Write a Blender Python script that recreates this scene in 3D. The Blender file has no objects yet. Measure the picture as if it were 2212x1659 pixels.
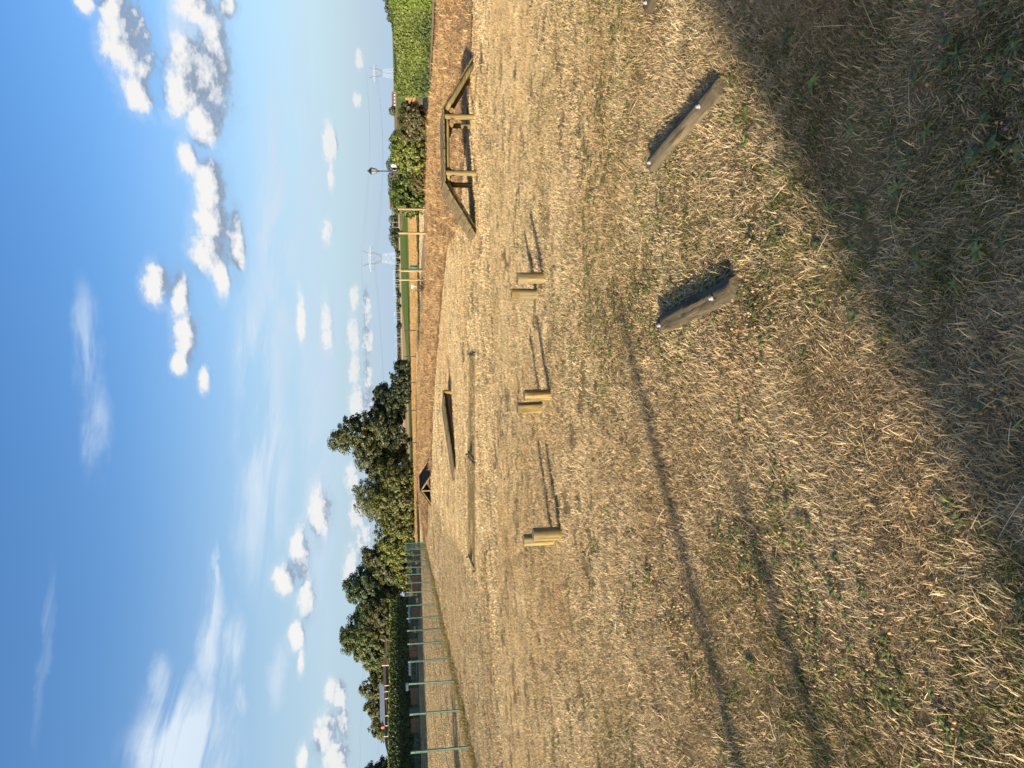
import bpy, math, random
import numpy as np
from mathutils import Vector, Matrix, Euler

random.seed(7)
R = np.random.default_rng(11)
PI = math.pi
rad = math.radians
sc = bpy.context.scene
C = sc.collection

# ------------------------------------------------------------------ camera
PITCH, ROLL, CAM_H = rad(8.28), rad(1.3), 1.6
cam_d = bpy.data.cameras.new('camera')
cam = bpy.data.objects.new('camera', cam_d)
C.objects.link(cam)
cam_d.sensor_fit = 'HORIZONTAL'
cam_d.sensor_width = 36.0
cam_d.lens = 36.0 * 1662.0 / 2212.0
cam_d.clip_start, cam_d.clip_end = 0.05, 12000
f = Vector((0, math.cos(PITCH), -math.sin(PITCH)))           # view direction
dn = Vector((0, -math.sin(PITCH), -math.cos(PITCH)))         # down in the upright picture
rt = Vector((1, 0, 0))
right_img = dn * math.cos(ROLL) - rt * math.sin(ROLL)        # the phone was held sideways: file right = down
up_img = rt * math.cos(ROLL) + dn * math.sin(ROLL)
M = Matrix((right_img, up_img, -f)).transposed().to_4x4()
M.translation = Vector((0, 0, CAM_H))
cam.matrix_world = M
sc.camera = cam

# ------------------------------------------------------------------ sun, exposure
SUN_EL = rad(14.5)
SX, SY = 0.793, 0.609                                        # the way the shadows run
sun_d = bpy.data.lights.new('sun', 'SUN')
sun = bpy.data.objects.new('sun', sun_d)
C.objects.link(sun)
sun_d.energy = 4.8
sun_d.angle = rad(0.53)
sun_d.color = (1.0, 0.88, 0.71)
sdir = Vector((SX * math.cos(SUN_EL), SY * math.cos(SUN_EL), -math.sin(SUN_EL)))
sun.rotation_euler = sdir.to_track_quat('-Z', 'Y').to_euler()
sun.location = (-40, -30, 30)
vs = sc.view_settings
vs.view_transform = 'Standard'
vs.look = 'None'
vs.exposure = 1.12
vs.gamma = 1.0
vs.use_curve_mapping = False
sc.render.engine = 'CYCLES'
sc.cycles.max_bounces = 6
sc.cycles.diffuse_bounces = 3
sc.cycles.transparent_max_bounces = 8

# ------------------------------------------------------------------ world: sky with clouds
CUM = [(23.28,16.45,3.21,1.34),(20.36,16.17,1.56,.8),(25.28,16.79,1.57,.96),(25.47,18.39,.79,.54),(21.05,12.49,2.95,1.83),(20.45,13.44,2.13,1.32),(22.93,11.37,3.01,.95),(18.58,12.5,1.76,1.13),(16.16,13.72,1.27,.57),(14.34,12.43,1.9,1.1),(11.84,12.46,1.88,1.17),(9.77,12.73,1.53,1.23),(10.26,11.0,2.55,.54),(8.0,12.08,1.45,.54),(7.69,16.18,1.44,.9),(6.72,14.91,1.93,.63),(3.95,14.57,2.02,.75),(1.99,14.98,.85,.58),(.81,13.54,.99,.36),(25.5,12.04,1.2,1.3),(25.57,10.39,.75,.61),(17.27,4.46,1.46,.41),(14.93,4.47,1.07,.25),(11.25,4.91,.97,.38),(5.17,6.93,1.99,.29),(4.49,5.14,1.84,.42),(6.64,3.15,.87,.3),(3.96,3.29,1.41,.4),(5.8,2.28,1.34,.3),(3.34,2.28,1.28,.4),(1.26,3.26,1.22,.4),(.9,2.3,1.36,.33),(-1.11,3.11,1.35,.59),(-1.48,2.25,1.36,.47),(-8.86,5.9,2.04,.77),(-13.41,8.16,1.14,.8),(-11.72,7.24,2.0,.63),(-14.91,6.78,1.38,.62),(-17.33,7.42,1.1,.49),(-6.65,3.61,1.14,.52),(-9.15,3.31,1.12,.46),(-12.87,3.74,1.55,.51),(-11.46,2.85,1.96,.52),(-23.5,5.35,1.25,.83),(-23.16,4.25,1.15,.45),(-25.09,4.65,1.28,.77),(-20.93,5.18,.82,.33),(-25.04,6.88,.99,.35),(-21.27,4.47,.88,.37),(22.76,2.23,.57,.25),(20.19,2.49,.48,.25),(-19.01,7.09,.9,.25)]
CIR = [(-23.88,14.0,5.4,3.69,.95),(-19.83,15.66,2.04,.92,.45),(-16.81,12.92,5.57,1.03,.6),(-18.7,11.39,3.63,.98,.7),(-12.52,12.63,2.22,.29,.5),(-21.07,10.85,1.22,.57,.5),(-19.5,8.58,2.7,.77,.5),(-1.94,9.63,13.81,2.16,.8),(11.23,8.25,12.69,1.84,.8),(1.31,5.75,27.58,1.77,.8),(3.55,20.48,4.78,1.05,.35),(-2.58,20.22,4.19,1.16,.32),(2.73,10.46,4.28,.74,.55),(23.97,13.04,4.24,1.88,.5),(-10.13,9.97,5.22,1.82,.5),(-17.0,22.31,6.94,.44,.12)]
# the same kind of sky goes on round the compass
_r = random.Random(4)
for _k in range(26):
    _a = _r.uniform(32, 328)
    _e = _r.choice([3, 4, 6, 9, 12, 15]) + _r.uniform(-1, 1)
    _w = 0.7 + _e * 0.14
    CUM.append((_a if _a < 180 else _a - 360, _e, _w * _r.uniform(.9, 1.6), _w * .45))

world = bpy.data.worlds.new('World')
sc.world = world
world.use_nodes = True
wt = world.node_tree
wt.nodes.clear()


class NT:
    """small helper for building node trees"""
    def __init__(self, tree):
        self.t, self.n, self.l = tree, tree.nodes, tree.links

    def node(self, kind, **kw):
        nd = self.n.new(kind)
        for k, v in kw.items():
            setattr(nd, k, v)
        return nd

    def put(self, sock, v):
        if hasattr(v, 'is_linked') or isinstance(v, bpy.types.NodeSocket):
            self.l.new(v, sock)
        else:
            sock.default_value = v

    def math(self, op, a, b=None, c=None, clamp=False):
        nd = self.node('ShaderNodeMath', operation=op, use_clamp=clamp)
        for i, v in enumerate((a, b, c)):
            if v is not None:
                self.put(nd.inputs[i], v)
        return nd.outputs[0]

    def vec(self, op, a, b=None, c=None):
        nd = self.node('ShaderNodeVectorMath', operation=op)
        for i, v in enumerate((a, b, c)):
            if v is not None:
                self.put(nd.inputs[i], v)
        return nd.outputs['Value'] if op in ('LENGTH', 'DOT_PRODUCT') else nd.outputs[0]

    def smooth(self, v, lo, hi, a=0.0, b=1.0):
        nd = self.node('ShaderNodeMapRange', interpolation_type='SMOOTHSTEP')
        self.put(nd.inputs['Value'], v)
        nd.inputs['From Min'].default_value, nd.inputs['From Max'].default_value = lo, hi
        nd.inputs['To Min'].default_value, nd.inputs['To Max'].default_value = a, b
        return nd.outputs[0]

    def noise(self, vec, scale, detail=4, rough=.55, dist=0.0):
        nd = self.node('ShaderNodeTexNoise')
        if vec is not None:
            self.put(nd.inputs['Vector'], vec)
        nd.inputs['Scale'].default_value = scale
        nd.inputs['Detail'].default_value = detail
        nd.inputs['Roughness'].default_value = rough
        nd.inputs['Distortion'].default_value = dist
        return nd

    def mixc(self, fac, a, b, blend='MIX'):
        nd = self.node('ShaderNodeMix', data_type='RGBA', blend_type=blend)
        self.put(nd.inputs[0], fac)
        self.put(nd.inputs[6], a)
        self.put(nd.inputs[7], b)
        return nd.outputs[2]


def cumulus_group():
    g = bpy.data.node_groups.new('cumulus_field', 'ShaderNodeTree')
    g.interface.new_socket('Vector', in_out='INPUT', socket_type='NodeSocketVector')
    g.interface.new_socket('Field', in_out='OUTPUT', socket_type='NodeSocketFloat')
    N = NT(g)
    gi, go = N.node('NodeGroupInput'), N.node('NodeGroupOutput')
    p = gi.outputs[0]
    q = N.vec('MULTIPLY', p, (0.62, 0.95, 1.0))
    n1 = N.noise(q, .8, 8, .53, .25).outputs[0]
    n2 = N.noise(N.vec('MULTIPLY', p, (2.0, 3.2, 1.0)), 1.0, 6, .56, .15).outputs[0]
    sp = N.node('ShaderNodeSeparateXYZ')
    N.put(sp.inputs[0], p)
    small = N.smooth(sp.outputs[1], 2.0, 9.0, 2.4, .85)
    cur = None
    for a, e, rx, ry in CUM:
        rx, ry = rx * 1.15, ry * 1.22
        v = N.vec('MULTIPLY_ADD', p, (1 / rx, 1 / ry, 0), (-a / rx, -e / ry, 0))
        ln = N.vec('LENGTH', v)
        cur = ln if cur is None else N.math('SMOOTH_MIN', cur, ln, 0.25)
    fld = N.math('SUBTRACT', N.math('SUBTRACT', 1.0, N.math('POWER', N.math('MAXIMUM', cur, 0.0), 1.8)), N.math('ADD', N.math('MULTIPLY', N.math('SUBTRACT', .50, n1), 1.9), N.math('MULTIPLY', N.math('SUBTRACT', .53, n2), small)))
    N.put(go.inputs[0], fld)
    return g


def build_world():
    N = NT(wt)
    out = N.node('ShaderNodeOutputWorld')
    tc = N.node('ShaderNodeTexCoord')
    d = tc.outputs['Generated']
    sep = N.node('ShaderNodeSeparateXYZ')
    N.put(sep.inputs[0], d)
    az = N.math('MULTIPLY', N.math('ARCTAN2', sep.outputs[0], sep.outputs[1]), 57.29578)
    el = N.math('MULTIPLY', N.math('ARCSINE', sep.outputs[2]), 57.29578)
    cmb = N.node('ShaderNodeCombineXYZ')
    N.put(cmb.inputs[0], az)
    N.put(cmb.inputs[1], el)
    p = cmb.outputs[0]
    grp = cumulus_group()

    def field(v):
        g = N.node('ShaderNodeGroup', node_tree=grp)
        N.put(g.inputs[0], v)
        return g.outputs[0]
    f0 = field(p)
    f1 = field(N.vec('ADD', p, (-0.40, 0.85, 0)))
    dens = N.math('MAXIMUM', N.smooth(f0, -0.10, 0.75), N.smooth(f0, -0.8, 0.25, 0.0, 0.16))
    lit = N.math('SUBTRACT', f0, f1)
    lit = N.smooth(lit, -0.42, 0.74)
    thin = N.smooth(f0, 0.0, 0.9)
    # cirrus veils
    qn = N.vec('MULTIPLY', N.vec('ADD', p, N.vec('MULTIPLY', sep.outputs[0], (0, 6.0, 0))), (0.085, 0.55, 1.0))
    w1 = N.noise(qn, 1.0, 6, .6, .6).outputs[0]
    w2 = N.noise(N.vec('MULTIPLY', p, (0.3, 0.5, 1)), 1.0, 5, .6, .3)
    pd = N.vec('MULTIPLY_ADD', w2.outputs[1], (3.0, 1.6, 0), p)
    tot = None
    for a, e, rx, ry, s in CIR:
        v = N.vec('MULTIPLY_ADD', pd, (1 / rx, 1 / ry, 0), (-(a + 1.5) / rx, -(e + .8) / ry, 0))
        b = N.smooth(N.vec('LENGTH', v), 0.15, 1.15, s, 0.0)
        tot = b if tot is None else N.math('MAXIMUM', tot, b)
    cir = N.math('MULTIPLY', tot, N.smooth(w1, .34, .62, .05, 1.5), clamp=True)
    sky = N.node('ShaderNodeTexSky', sky_type='NISHITA', sun_disc=False)
    sky.sun_elevation = SUN_EL
    sky.sun_rotation = math.atan2(-SX, -SY) % (2 * PI)
    sky.altitude = 100
    sky.air_density = 1.0
    sky.dust_density = 1.9
    sky.ozone_density = 1.6
    bg = N.node('ShaderNodeBackground')
    hs = N.node('ShaderNodeHueSaturation')
    hs.inputs['Saturation'].default_value = 1.36
    hs.inputs['Hue'].default_value = 0.511
    N.put(hs.inputs['Color'], sky.outputs[0])
    N.put(bg.inputs[0], hs.outputs[0])
    bg.inputs[1].default_value = 0.105
    # cloud light
    shade = N.math('MULTIPLY_ADD', thin, -0.22, 1.0)
    colr = N.mixc(N.smooth(lit, 0.05, 0.5), (0.30, 0.375, 0.49, 1), (0.70, 0.735, 0.79, 1))
    colr = N.mixc(N.smooth(lit, 0.45, 0.95), colr, (0.97, 0.95, 0.92, 1))
    far = N.smooth(el, 1.0, 9.0)
    colr = N.mixc(far, N.mixc(0.35, colr, (0.55, 0.66, 0.76, 1)), colr)
    bc = N.node('ShaderNodeBackground')
    N.put(bc.inputs[0], colr)
    bc.inputs[1].default_value = 0.45
    bv = N.node('ShaderNodeBackground')
    bv.inputs[0].default_value = (0.74, 0.84, 0.95, 1)
    bv.inputs[1].default_value = 0.47
    m1 = N.node('ShaderNodeMixShader')
    N.put(m1.inputs[0], cir)
    N.put(m1.inputs[1], bg.outputs[0])
    N.put(m1.inputs[2], bv.outputs[0])
    bh = N.node('ShaderNodeBackground')
    bh.inputs[0].default_value = (0.49, 0.65, 0.83, 1)
    bh.inputs[1].default_value = 0.46
    mh = N.node('ShaderNodeMixShader')
    N.put(mh.inputs[0], N.smooth(el, -2.0, 20.0, .94, 0.0))
    N.put(mh.inputs[1], m1.outputs[0])
    N.put(mh.inputs[2], bh.outputs[0])
    m2 = N.node('ShaderNodeMixShader')
    N.put(m2.inputs[0], N.math('MULTIPLY', dens, 0.96))
    N.put(m2.inputs[1], mh.outputs[0])
    N.put(m2.inputs[2], bc.outputs[0])
    N.put(out.inputs[0], m2.outputs[0])


build_world()
world.cycles.sampling_method = 'MANUAL'
world.cycles.sample_map_resolution = 512


# ------------------------------------------------------------------ materials
def srgb(r, g, b):
    return tuple(((c / 255) / 12.92 if c / 255 <= .04045 else ((c / 255 + .055) / 1.055) ** 2.4) for c in (r, g, b)) + (1.0,)


def new_mat(name):
    m = bpy.data.materials.new(name)
    m.use_nodes = True
    m.node_tree.nodes.clear()
    N = NT(m.node_tree)
    out = N.node('ShaderNodeOutputMaterial')
    return m, N, out


def principled(N, out, col, rough=.8, spec=.25, bump=None, bump_s=.3, bump_d=.01, metal=0.0):
    b = N.node('ShaderNodeBsdfPrincipled')
    N.put(b.inputs['Base Color'], col)
    N.put(b.inputs['Roughness'], rough)
    b.inputs['Specular IOR Level'].default_value = spec
    b.inputs['Metallic'].default_value = metal
    if bump is not None:
        bp = N.node('ShaderNodeBump')
        bp.inputs['Strength'].default_value = bump_s
        bp.inputs['Distance'].default_value = bump_d
        N.put(bp.inputs['Height'], bump)
        N.put(b.inputs['Normal'], bp.outputs[0])
    N.put(out.inputs[0], b.outputs[0])
    return b


def plain(name, col, rough=.7, spec=.3, metal=0.0, var=.25, scale=6.0):
    m, N, out = new_mat(name)
    tc = N.node('ShaderNodeTexCoord')
    n = N.noise(tc.outputs['Object'], scale, 5, .6).outputs[0]
    k = N.smooth(n, .3, .7, 1 - var, 1 + var * .6)
    c = N.mixc(1.0, col, (1, 1, 1, 1), 'MULTIPLY')
    s = N.node('ShaderNodeVectorMath', operation='SCALE')
    N.put(s.inputs[0], c)
    N.put(s.inputs['Scale'], k)
    principled(N, out, s.outputs[0], rough, spec, n, .2, .01, metal)
    return m


def wood(name, dark, light, axis='Z', weather=None, scale=1.0):
    """weathered wood with grain running along one local axis"""
    m, N, out = new_mat(name)
    tc = N.node('ShaderNodeTexCoord')
    oi = N.node('ShaderNodeObjectInfo')
    st = {'X': (1.2, 22, 22), 'Y': (22, 1.2, 22), 'Z': (22, 22, 1.2)}[axis]
    off = N.vec('MULTIPLY_ADD', oi.outputs['Random'], (7, 11, 5), tc.outputs['Object'])
    v = N.vec('MULTIPLY', off, st)
    g1 = N.noise(v, 1.6 * scale, 6, .65, .4).outputs[0]
    g2 = N.noise(v, 6.0 * scale, 3, .6).outputs[0]
    bl = N.noise(off, 3.0, 4, .6).outputs[0]
    c = N.mixc(N.smooth(g1, .35, .66), dark, light)
    if weather:
        c = N.mixc(N.smooth(bl, .42, .62, 0, .85), c, weather)
    crack = N.smooth(g2, .30, .40, .45, 1.0)
    rnd = N.math('MULTIPLY_ADD', oi.outputs['Random'], .35, .82)
    s = N.node('ShaderNodeVectorMath', operation='SCALE')
    N.put(s.inputs[0], c)
    N.put(s.inputs['Scale'], N.math('MULTIPLY', crack, rnd))
    h = N.math('ADD', g1, N.math('MULTIPLY', crack, .6))
    principled(N, out, s.outputs[0], .85, .2, h, .8, .006)
    return m


def tint_mat(name, trans=.3, inst=True, rough=.6, spec=.2, geo=True):
    """leaf and straw material; colour comes from the plant's own tint"""
    m, N, out = new_mat(name)
    if inst:
        a = N.node('ShaderNodeAttribute', attribute_type='INSTANCER', attribute_name='tint')
    else:
        a = N.node('ShaderNodeAttribute', attribute_type='GEOMETRY', attribute_name='tint')
    col = a.outputs['Color']
    if inst and geo:
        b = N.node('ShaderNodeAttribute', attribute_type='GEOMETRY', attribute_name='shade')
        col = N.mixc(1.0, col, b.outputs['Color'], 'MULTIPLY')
    df = N.node('ShaderNodeBsdfDiffuse')
    N.put(df.inputs[0], col)
    tr = N.node('ShaderNodeBsdfTranslucent')
    N.put(tr.inputs[0], col)
    mx = N.node('ShaderNodeMixShader')
    mx.inputs[0].default_value = trans
    N.put(mx.inputs[1], df.outputs[0])
    N.put(mx.inputs[2], tr.outputs[0])
    gl = N.node('ShaderNodeBsdfGlossy')
    gl.inputs['Roughness'].default_value = rough
    gl.inputs[0].default_value = (1, 1, 1, 1)
    m2 = N.node('ShaderNodeMixShader')
    m2.inputs[0].default_value = spec * .1
    N.put(m2.inputs[1], mx.outputs[0])
    N.put(m2.inputs[2], gl.outputs[0])
    N.put(out.inputs[0], m2.outputs[0])
    return m


def ground_mat(name, cols, scales=(.35, 2.5, 30), bump=.5, bump_d=.03, rough=.95):
    m, N, out = new_mat(name)
    g = N.node('ShaderNodeNewGeometry')
    p = g.outputs['Position']
    a = N.noise(p, scales[0], 5, .6).outputs[0]
    b = N.noise(p, scales[1], 5, .6).outputs[0]
    c = N.noise(p, scales[2], 4, .7).outputs[0]
    col = N.mixc(N.smooth(a, .38, .62), cols[0], cols[1])
    col = N.mixc(N.smooth(b, .40, .66, 0, .8), col, cols[2])
    if len(cols) > 3:
        col = N.mixc(N.smooth(c, .5, .72, 0, .9), col, cols[3])
    h = N.math('ADD', N.math('MULTIPLY', c, .7), N.math('MULTIPLY', b, .5))
    principled(N, out, col, rough, .1, h, bump, bump_d)
    return m


# ------------------------------------------------------------------ mesh helpers
class MB:
    def __init__(self):
        self.v, self.f = [], []

    def add(self, vs_, fs_):
        o = len(self.v)
        self.v += [tuple(x) for x in vs_]
        self.f += [tuple(i + o for i in q) for q in fs_]
        return self

    def box(self, c, s, rot=None):
        x, y, z = s[0] / 2, s[1] / 2, s[2] / 2
        P = [Vector(t) for t in ((-x, -y, -z), (x, -y, -z), (x, y, -z), (-x, y, -z), (-x, -y, z), (x, -y, z), (x, y, z), (-x, y, z))]
        if rot:
            P = [rot @ t for t in P]
        P = [t + Vector(c) for t in P]
        return self.add(P, [(3, 2, 1, 0), (4, 5, 6, 7), (0, 1, 5, 4), (1, 2, 6, 5), (2, 3, 7, 6), (3, 0, 4, 7)])

    def tube(self, a, b, r0, r1=None, n=10, cap=True, rnd=0.0, rings=1, chamfer=0.0):
        a, b = Vector(a), Vector(b)
        r1 = r0 if r1 is None else r1
        d = (b - a)
        L = d.length
        d.normalize()
        u = d.orthogonal().normalized()
        w = d.cross(u)
        st = [(0, r0)] + [(k / rings, r0 + (r1 - r0) * k / rings) for k in range(1, rings)] + [(1, r1)]
        if chamfer:
            st = [(0, r0 - chamfer), (chamfer / L, r0)] + st[1:-1] + [(1 - chamfer / L, r1), (1, r1 - chamfer)]
        vs_, fs_ = [], []
        ph = [1 + random.uniform(-rnd, rnd) for _ in range(n)]
        for t, r in st:
            for k in range(n):
                an = 2 * PI * k / n
                rr = r * ph[k] * (1 + random.uniform(-rnd, rnd) * .4)
                vs_.append(a + d * (L * t) + (u * math.cos(an) + w * math.sin(an)) * rr)
        for j in range(len(st) - 1):
            for k in range(n):
                fs_.append((j * n + k, j * n + (k + 1) % n, (j + 1) * n + (k + 1) % n, (j + 1) * n + k))
        if cap:
            fs_.append(tuple(range(n - 1, -1, -1)))
            fs_.append(tuple((len(st) - 1) * n + k for k in range(n)))
        return self.add(vs_, fs_)

    def lathe(self, prof, n=16, c=(0, 0, 0)):
        vs_, fs_ = [], []
        for r, z in prof:
            for k in range(n):
                an = 2 * PI * k / n
                vs_.append((c[0] + r * math.cos(an), c[1] + r * math.sin(an), c[2] + z))
        for j in range(len(prof) - 1):
            for k in range(n):
                fs_.append((j * n + k, j * n + (k + 1) % n, (j + 1) * n + (k + 1) % n, (j + 1) * n + k))
        fs_.append(tuple(range(n - 1, -1, -1)))
        fs_.append(tuple((len(prof) - 1) * n + k for k in range(n)))
        return self.add(vs_, fs_)

    def mesh(self, name, mat=None, smooth=False):
        me = bpy.data.meshes.new(name)
        me.from_pydata([tuple(v) for v in self.v], [], self.f)
        if mat:
            me.materials.append(mat)
        if smooth:
            me.shade_auto_smooth(angle=rad(40)) if hasattr(me, 'shade_auto_smooth') else None
            for pl in me.polygons:
                pl.use_smooth = len(pl.vertices) < 5
        me.update()
        return me

    def build(self, name, mat, parent=None, smooth=False, loc=None):
        o = bpy.data.objects.new(name, self.mesh(name, mat, smooth))
        C.objects.link(o)
        if parent:
            o.parent = parent
        if loc:
            o.location = loc
        return o


def tag(o, label=None, cat=None, group=None, kind=None):
    if label:
        o['label'] = label
    if cat:
        o['category'] = cat
    if group:
        o['group'] = group
    if kind:
        o['kind'] = kind
    return o


def thing(name, label, cat, loc=(0, 0, 0), rz=0.0, group=None):
    o = bpy.data.objects.new(name, None)
    o.empty_display_size = .2
    C.objects.link(o)
    o.location = loc
    o.rotation_euler = (0, 0, rz)
    return tag(o, label, cat, group)


def inst(name, me, parent, loc=(0, 0, 0), rot=(0, 0, 0), scale=(1, 1, 1)):
    o = bpy.data.objects.new(name, me)
    C.objects.link(o)
    o.parent = parent
    o.location, o.rotation_euler, o.scale = loc, rot, scale
    return o


def arr_mesh(name, V, Fq, mat, tint=None):
    """mesh from numpy: V (n,3), Fq (m,k); tint per face (m,3)"""
    me = bpy.data.meshes.new(name)
    m, k = Fq.shape
    me.vertices.add(len(V))
    me.vertices.foreach_set('co', V.astype(np.float32).ravel())
    me.loops.add(m * k)
    me.loops.foreach_set('vertex_index', Fq.astype(np.int32).ravel())
    me.polygons.add(m)
    me.polygons.foreach_set('loop_start', np.arange(0, m * k, k, dtype=np.int32))
    me.update(calc_edges=True)
    if tint is not None:
        at = me.attributes.new('tint', 'FLOAT_COLOR', 'FACE')
        t = np.ones((m, 4), np.float32)
        t[:, :3] = tint
        at.data.foreach_set('color', t.ravel())
    me.materials.append(mat)
    return me


def sheet(name, pts, z, mat, kind='structure'):
    me = bpy.data.meshes.new(name)
    me.from_pydata([(x, y, z) for x, y in pts], [], [tuple(range(len(pts)))])
    me.materials.append(mat)
    me.update()
    if me.polygons[0].normal.z < 0:
        me.flip_normals()
    o = bpy.data.objects.new(name, me)
    C.objects.link(o)
    o['kind'] = kind
    return o


# value noise for placing things
_TAB = R.random((256, 256))


def vnoise(x, y, s):
    x, y = x * s + 37.3, y * s + 91.7
    xi, yi = np.floor(x).astype(int), np.floor(y).astype(int)
    fx, fy = x - xi, y - yi
    fx, fy = fx * fx * (3 - 2 * fx), fy * fy * (3 - 2 * fy)
    t = lambda a, b: _TAB[a % 256, b % 256]
    return (t(xi, yi) * (1 - fx) * (1 - fy) + t(xi + 1, yi) * fx * (1 - fy) + t(xi, yi + 1) * (1 - fx) * fy + t(xi + 1, yi + 1) * fx * fy)


def fbm(x, y, s, o=4):
    v, a, tot = 0, 1.0, 0
    for k in range(o):
        v = v + a * vnoise(x + 13 * k, y - 7 * k, s * 2 ** k)
        tot += a
        a *= .55
    return v / tot


def inside(P, poly):
    x, y = P[:, 0], P[:, 1]
    r = np.zeros(len(P), bool)
    n = len(poly)
    j = n - 1
    for i in range(n):
        xi, yi = poly[i]
        xj, yj = poly[j]
        cnd = ((yi > y) != (yj > y)) & (x < (xj - xi) * (y - yi) / (yj - yi + 1e-12) + xi)
        r ^= cnd
        j = i
    return r


# ------------------------------------------------------------------ ground
BROWN = [(16, 14.0), (8, 14.6), (6.6, 15.6), (5.2, 17.6), (4.1, 19.4), (4.4, 24), (3.6, 27), (1.6, 32), (-1.2, 38), (-4.0, 41), (-7.0, 48), (-9.6, 51), (-11.3, 58), (-12.2, 70), (-9.5, 80), (-5.0, 76), (-1.5, 73), (1.8, 69), (3.4, 64), (4.2, 57), (5.2, 50), (5.9, 45.5), (6.6, 43.4), (7.4, 41.2), (8.3, 40.2), (9.3, 40.2), (10.4, 40.3), (11.0, 38.6), (12.2, 35.4), (12.25, 30), (12.7, 27.2), (14.2, 24), (16.5, 20)]
PATH = [(18.5, 19.5), (14.6, 26.2), (13.4, 29.5), (13.0, 32.5), (13.0, 34.6), (15.5, 38), (16.2, 37.4), (13.9, 34.0), (13.9, 32.5), (14.5, 29.8), (15.8, 26.6), (19.6, 20.2)]
PATH2 = [(16.0, 42.0), (10.5, 41.0), (8.3, 40.5), (7.3, 42), (7.0, 45.5), (6.2, 46.5), (5.6, 47.5), (4.6, 54), (3.8, 62), (3.0, 70), (4.2, 70.5), (5.3, 62), (6.2, 54), (7.4, 52.5), (8.1, 51.5), (8.6, 46), (9.2, 44), (10.6, 43.4), (16.0, 43.8)]
STUB = [(-40, 92), (-14, 86), (-2, 80), (1.6, 74.5), (4.6, 70), (6.6, 60), (9, 57), (16, 55), (80, 50), (160, 100), (10, 99), (5, 110), (-8, 112)]
GREEN = [(-60, 118), (-8, 113), (5, 111), (10, 99.5), (60, 99.5), (400, 99.5), (400, 420), (110, 420), (31, 300), (7.9, 174), (-8, 150), (-60, 150)]
BED1 = [(.66, 17.36), (.63, 16.09), (-1.65, 16.74), (-1.62, 18.38)]
BED2 = [(-1.72, 18.42), (-1.75, 16.80), (-4.15, 17.35), (-4.2, 18.95)]

STRAW1, STRAW2 = srgb(188, 152, 98), srgb(160, 122, 72)
m_far = ground_mat('far_field', (srgb(150, 118, 84), srgb(160, 128, 92), srgb(140, 112, 82)), (.004, .03, .5), .2, .1)
m_lawn = ground_mat('dry_lawn_soil', (srgb(150, 124, 84), srgb(130, 108, 72), srgb(110, 90, 60), srgb(80, 68, 48)), (.5, 4, 45), .8, .02)
m_brown = ground_mat('brown_verge_soil', (srgb(162, 130, 92), srgb(146, 116, 82), srgb(126, 102, 74)), (.5, 3, 30), .6, .05)
m_path = ground_mat('path_gravel', (srgb(166, 144, 116), srgb(152, 130, 104), srgb(142, 124, 98)), (.4, 3, 60), .3, .01)
m_green = ground_mat('green_crop', (srgb(96, 116, 42), srgb(112, 124, 52), srgb(86, 104, 38)), (.05, .5, 6), .6, .2)
m_tan = ground_mat('tan_stubble', (srgb(186, 152, 102), srgb(174, 142, 96), srgb(160, 130, 88)), (.03, .4, 4), .4, .05)
m_bed = ground_mat('worn_soil', (srgb(150, 124, 80), srgb(134, 110, 70), srgb(114, 98, 60), srgb(104, 96, 54)), (1.2, 6, 50), .6, .02)

# one sheet that reaches the horizon
gs_ = []
S_ = [-6000, -2000, -600, -200, -60, 0, 60, 200, 600, 2000, 6000]
gme = bpy.data.meshes.new('ground')
gv = [(x, y, -0.05) for y in S_ for x in S_]
gf = [(j * 11 + i, j * 11 + i + 1, (j + 1) * 11 + i + 1, (j + 1) * 11 + i) for j in range(10) for i in range(10)]
gme.from_pydata(gv, [], gf)
gme.materials.append(m_far)
g_o = bpy.data.objects.new('ground', gme)
C.objects.link(g_o)
g_o['kind'] = 'structure'
# lawn: a gently uneven sheet
nx, ny = 140, 170
xs = np.linspace(-95, 40, nx)
ys = np.concatenate([np.linspace(-45, 0, 20, endpoint=False), np.linspace(0, 30, 90, endpoint=False), np.linspace(30, 92, 60)])
XX, YY = np.meshgrid(xs, ys)


def lawn_z(x, y):
    z = (fbm(x, y, .9, 3) - .5) * .03
    # the ground lifts a little towards the boards on the left
    s = np.clip(((y - 62) - 0.4 * (x + 29.7)) / 11.0, 0, 1) * np.clip((-18 - x) / 8.0, 0, 1)
    return z + .42 * s * s * (3 - 2 * s)


V = np.stack([XX, YY, lawn_z(XX, YY)], -1).reshape(-1, 3)
ii, jj = np.meshgrid(np.arange(nx - 1), np.arange(len(ys) - 1))
b0 = (jj * nx + ii).ravel()
Fq = np.stack([b0, b0 + 1, b0 + nx + 1, b0 + nx], -1)
lawn = bpy.data.objects.new('lawn', arr_mesh('lawn', V, Fq, m_lawn))
C.objects.link(lawn)
lawn['kind'] = 'structure'
sheet('brown_verge', BROWN, .035, m_brown)
sheet('gravel_path', PATH, .045, m_path)
sheet('gravel_path', PATH2, .045, m_path)
sheet('stubble_field', STUB, .03, m_tan)
sheet('crop_field', GREEN, .05, m_green)
sheet('tan_field', [(-80, 150), (-8, 150), (7.9, 174), (31, 300), (110, 421), (-80, 400)], .02, m_tan)


# ------------------------------------------------------------------ scattered stuff (grass)
hidden = bpy.data.collections.new('scatter_sources')


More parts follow.
